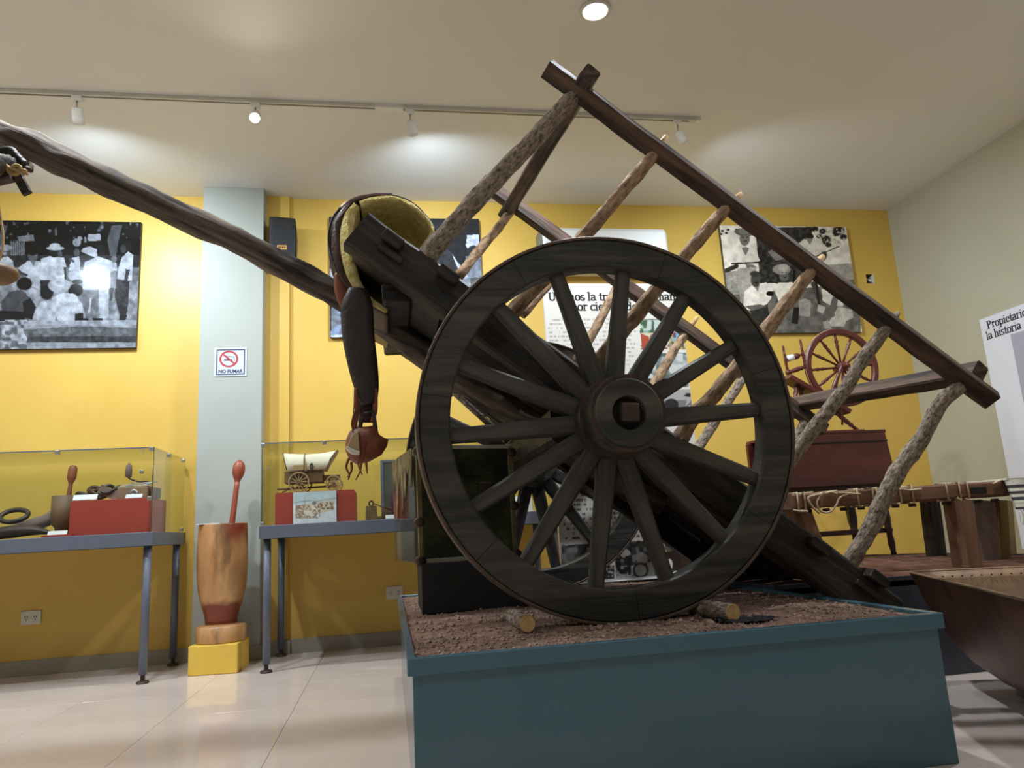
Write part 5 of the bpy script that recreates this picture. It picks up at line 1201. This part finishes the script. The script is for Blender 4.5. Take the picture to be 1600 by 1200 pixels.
# ------------------------------------------------------------------ copper vat
vt = empty('copper_vat', (2.4, 2.1, 0), 'big aged copper boiling vat with riveted rim on the floor beside the plinth', 'vat')
VA = Vector((2.12, 2.82, 0)); e1 = Vector((-.385, -.923, 0)); e2 = Vector((.95, -.312, 0)); L1, L2 = 1.2, 1.35
def vring(z, ins, rad, n=5):
    c = [VA, VA+e1*L1, VA+e1*L1+e2*L2, VA+e2*L2]; ctr = sum(c, Vector())/4; out = []
    hx_, hy_ = L1/2-ins, L2/2-ins
    for (sx_, sy_, a0) in ((-1, -1, 180), (1, -1, 270), (1, 1, 0), (-1, 1, 90)):
        for k in range(n+1):
            a = math.radians(a0+90*k/n); p = ctr+e1*(sx_*(hx_-rad)+rad*math.cos(a))+e2*(sy_*(hy_-rad)+rad*math.sin(a)); out.append(Vector((p.x, p.y, z)))
    return out
outp = [(.432, 0, .02), (.40, .008, .03), (.30, .034, .06), (.20, .070, .09), (.12, .115, .12), (.06, .18, .15), (.02, .28, .16), (0.001, .40, .14)]
MB().ring_loft([vring(z, i_, r_) for z, i_, r_ in outp], cap=False).build('outer_shell', MT['vat'], vt, smooth=True)
inp = [(.432, 0, .02), (.434, .006, .02), (.40, .018, .03), (.30, .044, .06), (.20, .080, .09), (.12, .125, .12), (.07, .19, .15), (.03, .29, .16)]
MB().ring_loft([vring(z, i_, r_) for z, i_, r_ in inp], cap=False).poly(vring(.029, .295, .15), (0, 0, -.002)).build('inner_lining', MT['vat_in'], vt, smooth=True)
rim_ = vring(.434, .002, .02); MB().tube(rim_+[rim_[0]], .005, 6, cap=False).build('rim_bead', MT['vat_in'], vt, smooth=True)
m0 = bmesh.new(); bmesh.ops.create_icosphere(m0, subdivisions=1, radius=.0045); rv = None
for k in range(34):
    p = VA+e2*(.05+k*.037)+e1*.022; p = Vector((p.x, p.y, .412))
    if rv is None:
        rv = MB().add([p+v.co for v in m0.verts], [tuple(v.index for v in f.verts) for f in m0.faces]).build('rivet', MT['iron'], vt, smooth=True, origin=p); rp0 = p
    else:
        o = rv.copy(); COL.objects.link(o); o.location = rv.location+(p-rp0)
for k in range(22):
    p = VA+e1*(.06+k*.05)+e2*.02; p = Vector((p.x, p.y, .412)); o = rv.copy(); COL.objects.link(o); o.location = rv.location+(p-rp0)
m0.free()

# ------------------------------------------------------------------ rope cot
CY0, CY1 = 3.10, 3.78
ct = empty('rope_cot', (2.37, 3.45, .41), 'rough wooden cot frame laced with cotton rope on the rear platform', 'cot')
def cb(name, a, b, wd_, ht_, mat, ref=(0, 1, 0), seed=0):
    MB().beam(a, b, wd_, ht_, 14, .003, ref=ref, seed=seed).build(name, MT[mat], ct, origin=a, R=along(a, b, ref), bevel=0)
cb('long_rail', (1.79, CY0, .750), (2.945, CY0, .762), .065, .070, 'cot_wood', seed=1)
cb('long_rail', (1.79, CY1, .750), (2.945, CY1, .762), .065, .070, 'cot_wood', seed=2)
cb('end_rail', (1.84, CY0, .742), (1.84, CY1, .742), .06, .06, 'cot_wood', (1, 0, 0), 3)
cb('end_rail', (2.90, CY0, .752), (2.90, CY1, .752), .07, .06, 'cot_wood', (1, 0, 0), 4)
a, b = atY(1496, 782, CY0-.01), atY(1514, 900, CY0-.01); b = a+(b-a)*((a.z-.412)/(a.z-b.z)); cb('leg', a, b, .10, .095, 'cot_wood', seed=5)
a, b = atY(1250, 795, CY0+.02), atY(1282, 880, CY0+.02); b = a+(b-a)*((a.z-.412)/(a.z-b.z)); cb('leg', a, b, .07, .07, 'cot_wood', seed=6)
a, b = atY(1452, 780, CY1-.03), atY(1462, 860, CY1-.03); b = a+(b-a)*((a.z-.42)/(a.z-b.z)); cb('leg', a, b, .085, .08, 'dark_wood', seed=7)
a, b = atY(1240, 795, CY1), atY(1262, 870, CY1); b = a+(b-a)*((a.z-.42)/(a.z-b.z)); cb('leg', a, b, .07, .07, 'cot_wood', seed=8)
a, b = atY(1534, 782, 3.30), atY(1540, 862, 3.30); b.z = .412; cb('end_board', a, b, .03, .13, 'cot_grey', seed=9)
a, b = atY(1563, 782, 3.34), atY(1566, 862, 3.34); b.z = .412; cb('end_board', a, b, .04, .055, 'cot_olive', seed=10)
a, b = atY(1572, 782, 3.62), atY(1578, 862, 3.62); b.z = .415; cb('end_board', a, b, .03, .06, 'cot_olive', seed=11)
a = atY(1529, 766, CY0-.033); MB().box(a, (.085, .006, .03)).build('mortise', MT['dark_hole'], ct, bevel=.002)
def wrap(px):
    c = atY(px, 780, CY0); t = (c.x-1.79)/1.155; zc = .750+.012*t; dx = .004*math.sin(px); hw, hh = .0365, .040
    P = [(c.x+dx*k, CY0+y, zc+z) for k, (y, z) in enumerate(((-hw, -hh), (-hw, hh), (hw, hh), (hw, -hh), (-hw, -hh)))]
    MB().tube(P, .0048, 7).build('rope_wrap', MT['rope'], ct, smooth=True)
for px in (1239, 1250, 1333, 1357, 1364, 1400, 1419, 1473, 1493, 1506): wrap(px)
for pts_ in ([(1280, 802), (1268, 790), (1263, 778), (1272, 774), (1285, 772)], [(1284, 770), (1276, 786), (1283, 799), (1296, 800), (1306, 790), (1312, 778), (1326, 771)], [(1240, 797), (1250, 799), (1262, 799)], [(1312, 770), (1330, 771), (1345, 772)], [(1395, 766), (1408, 764), (1420, 766), (1440, 764)], [(1496, 778), (1504, 783), (1514, 783)], [(1552, 756), (1562, 751), (1572, 748)], [(1290, 771), (1299, 769), (1308, 772)]):
    MB().tube(smooth_path([tuple(atY(px, py, CY0-.042)) for px, py in pts_], 5), .0048, 7).build('loose_rope', MT['rope'], ct, smooth=True)
for k in range(9):
    x = 1.9+k*.12; MB().tube([(x, CY0-.02, .789), (x+.05, CY1+.02, .789)], .0048, 6).build('web_cord', MT['rope'], ct)
for k in range(12):
    x = 1.87+k*.088; MB().bb((x, CY0-.02, .698), (x+.016, CY0+.02, .714)).build('peg', MT['dark_turned'], ct, bevel=.004)
# woven blanket at the foot of the cot
bk = empty('striped_blanket', tuple(atY(1592, 775, 3.04)), 'cream woven blanket with dark stripes hanging over the cot end', 'blanket')
a = atY(1573, 750, 3.03); b = atY(1640, 745, 3.03); zt_ = a.z; x0_ = a.x; x1_ = b.x
bands = [(0, 9, 'w'), (9, 14, 'd'), (14, 20, 'w'), (20, 24, 'd'), (24, 30, 'w'), (30, 35, 'd'), (35, 40, 'w'), (40, 47, 'w'), (47, 51, 'd')]
for (s0_, s1_, c) in bands:
    za, zb = zt_-s0_*.0027, zt_-s1_*.0027; nseg = 8; rings = []
    f = [Vector((x0_+(x1_-x0_)*i/nseg, 3.035-.012*math.sin(i*.9)-.03*(s0_/51), 0)) for i in range(nseg+1)]
    vs = []
    for z, o_ in ((za, 0), (zb, .004)):
        vs += [Vector((p.x+.01*(zt_-z), p.y-o_, z)) for p in f]
    vs2 = vs+[v+Vector((0, .008, 0)) for v in vs]; n1 = nseg+1; fs = []
    for i in range(nseg):
        fs += [(i, i+1, n1+i+1, n1+i), (2*n1+i, 3*n1+i, 3*n1+i+1, 2*n1+i+1)]
    MB().add(vs2, fs).build('stripe', MT['cloth_white' if c == 'w' else 'cloth_dark'], bk, smooth=True)
MB().bb((x0_, 3.03, zt_), (x1_, 3.72, zt_+.008)).build('top_fold', MT['cloth_white'], bk)
for k in range(9):
    x = x0_+.004+k*.014; z = zt_-.138; MB().tube(smooth_path([(x, 3.0, z), (x+.006*math.sin(k), 2.998, z-.03), (x-.006*math.sin(k*2.), 3.0, z-.06-.01*(k % 3))], 4), .0025, 5).build('tassel', MT['cloth_white'], bk)

# ------------------------------------------------------------------ drop-leaf table
TYF = 3.98
dt = empty('drop_leaf_table', (2.62, 4.15, .43), 'dark mahogany drop leaf table with turned legs behind the cot', 'table')
MB().bb((2.30, TYF+.01, 1.150), (3.00, 4.42, 1.170)).build('table_top', MT['mahogany'], dt, bevel=.005)
mb = MB(); mb.poly([(2.285, TYF, 1.150), (2.985, TYF, 1.150), (2.995, TYF-.03, .842), (2.28, TYF-.03, .842)], (0, .02, 0)); mb.build('drop_leaf', MT['mahogany'], dt, bevel=.004)
MB().bb((2.285, TYF-.012, 1.098), (2.985, TYF+.0, 1.106)).build('leaf_joint', MT['dark_turned'], dt)
MB().bb((2.28, TYF+.02, .80), (2.93, TYF+.05, 1.15)).build('apron', MT['mahogany'], dt, bevel=.003)
MB().bb((2.28, 4.36, .80), (2.93, 4.39, 1.15)).build('apron', MT['mahogany'], dt, bevel=.003)
def turned(name, a, b, r, mat, parent, prof=None, n=14):
    a, b = Vector(a), Vector(b); prof = prof or ((0, 1), (.08, 1.05), (.12, .75), (.16, 1.1), (.22, .7), (.3, .95), (.5, 1.05), (.62, .8), (.66, 1.1), (.7, .7), (.85, .85), (.95, .6), (1, .7))
    MB().tube([a.lerp(b, t) for t, k in prof], [r*k for t, k in prof], n).build(name, MT[mat], parent, smooth=True)
for (x, y) in ((2.925, 4.03), (2.925, 4.37), (2.30, 4.03), (2.30, 4.37), (2.74, 4.06)):
    turned('leg', (x, y, .85), (x+(.03 if x > 2.9 else 0), y, .425), .024, 'dark_turned', dt)
MB().bb((2.3, 4.035, .555), (2.94, 4.055, .585)).build('stretcher', MT['dark_turned'], dt, bevel=.003)
MB().bb((2.2, 4.02, 1.1705), (2.36, 4.16, 1.174)).build('paper', MT['card'], dt) if False else None
q = atY(1257, 677, 4.0); tag(MB().bb((q.x-.05, 4.0, 1.1705), (q.x+.04, 4.10, 1.1765)).build('label_card', MT['card'], None), 'white label card on the mahogany table under the spinning wheel', 'card')

# ------------------------------------------------------------------ spinning wheel
SY = 4.20
sw_ = empty('spinning_wheel', (2.85, SY, 1.17), 'red brown spinning wheel with turned spokes standing on the mahogany table', 'spinning wheel')
hc = atY(1315, 574, SY); SR = .257
wrm = MB(); ann(wrm, hc, SR-.040, SR, -.018, .018, 0, 2*PI, 64, .007); wr_ = wrm.build('drive_wheel', MT['mahogany_red'], sw_, smooth=False, origin=hc)
hub_ = MB().lathe([(.012, -.075), (.016, -.06), (.012, -.05), (.032, -.03), (.036, 0), (.032, .03), (.012, .05), (.012, .08)], hc, 'Y', 20).build('hub', MT['mahogany_red'], wr_, smooth=True, origin=hc)
for k in range(12):
    a = 2*PI*(k+.12)/12; d = Vector((math.cos(a), 0, math.sin(a)))
    MB().tube([hc+d*r for r in (.03, .10, .125, .14, .155, .17, .19, SR-.038)], [.007, .0075, .009, .012, .008, .0125, .008, .008], 8).build('spoke', MT['mahogany_red'], wr_, smooth=True)
def S(px, py, y=SY): return atY(px, py, y)
MB().beam(S(1228, 590), S(1322, 645), .11, .032, 6).build('bench', MT['mahogany_red'], sw_, bevel=.004)
for yy in (SY-.075, SY+.075):
    turned('wheel_post', atY(1296, 622, yy), atY(1316, 570, yy), .013, 'mahogany_red', sw_)
zt_ = 1.172
def leg_to(a, px, y):
    b = atY(px, 690, y); b.z = zt_+.002; turned('leg', a, b, .015, 'mahogany_red', sw_)
leg_to(S(1300, 640), 1347, SY-.02); leg_to(S(1245, 602), 1236, SY-.08); leg_to(S(1250, 605), 1262, SY+.1)
turned('mother_of_all', S(1229, 583), S(1264, 571), .015, 'mahogany_red', sw_)
turned('maiden', S(1231, 582), S(1223, 540), .0095, 'mahogany_red', sw_); turned('maiden', S(1258, 572), S(1250, 530), .0095, 'mahogany_red', sw_)
turned('flyer', S(1229, 562), S(1255, 553), .014, 'mahogany_red', sw_, ((0, .5), (.35, .6), (.4, 1.3), (.6, 1.4), (.7, 1.2), (.8, .5), (1, .6)))
MB().tube([S(1230, 561), S(1239, 558)], .020, 14).build('bobbin_yarn', MT['card'], sw_, smooth=True)
MB().tube([S(1316, 576, SY-.05), S(1316, 664, SY-.05)], .006, 8).build('footman_rod', MT['mahogany_red'], sw_, smooth=True)
a, b = S(1240, 672), S(1338, 674); MB().bb((a.x, SY-.09, zt_), (b.x, SY-.03, zt_+.018)).build('treadle', MT['mahogany_red'], sw_, bevel=.004)
tag(MB().bb((S(1313, 672).x, SY-.02, zt_), (S(1330, 672).x, SY+.05, zt_+.014)).build('wool_card', MT['card'], None, bevel=.002), 'white card lying under the spinning wheel beside its leg', 'card')
MB().tube([hc+Vector((SR*1.0*math.cos(t), -.004, SR*1.0*math.sin(t))) for t in [2*PI*i/48 for i in range(49)]]+[], .0018, 4, cap=False).build('drive_cord', MT['rope'], sw_)
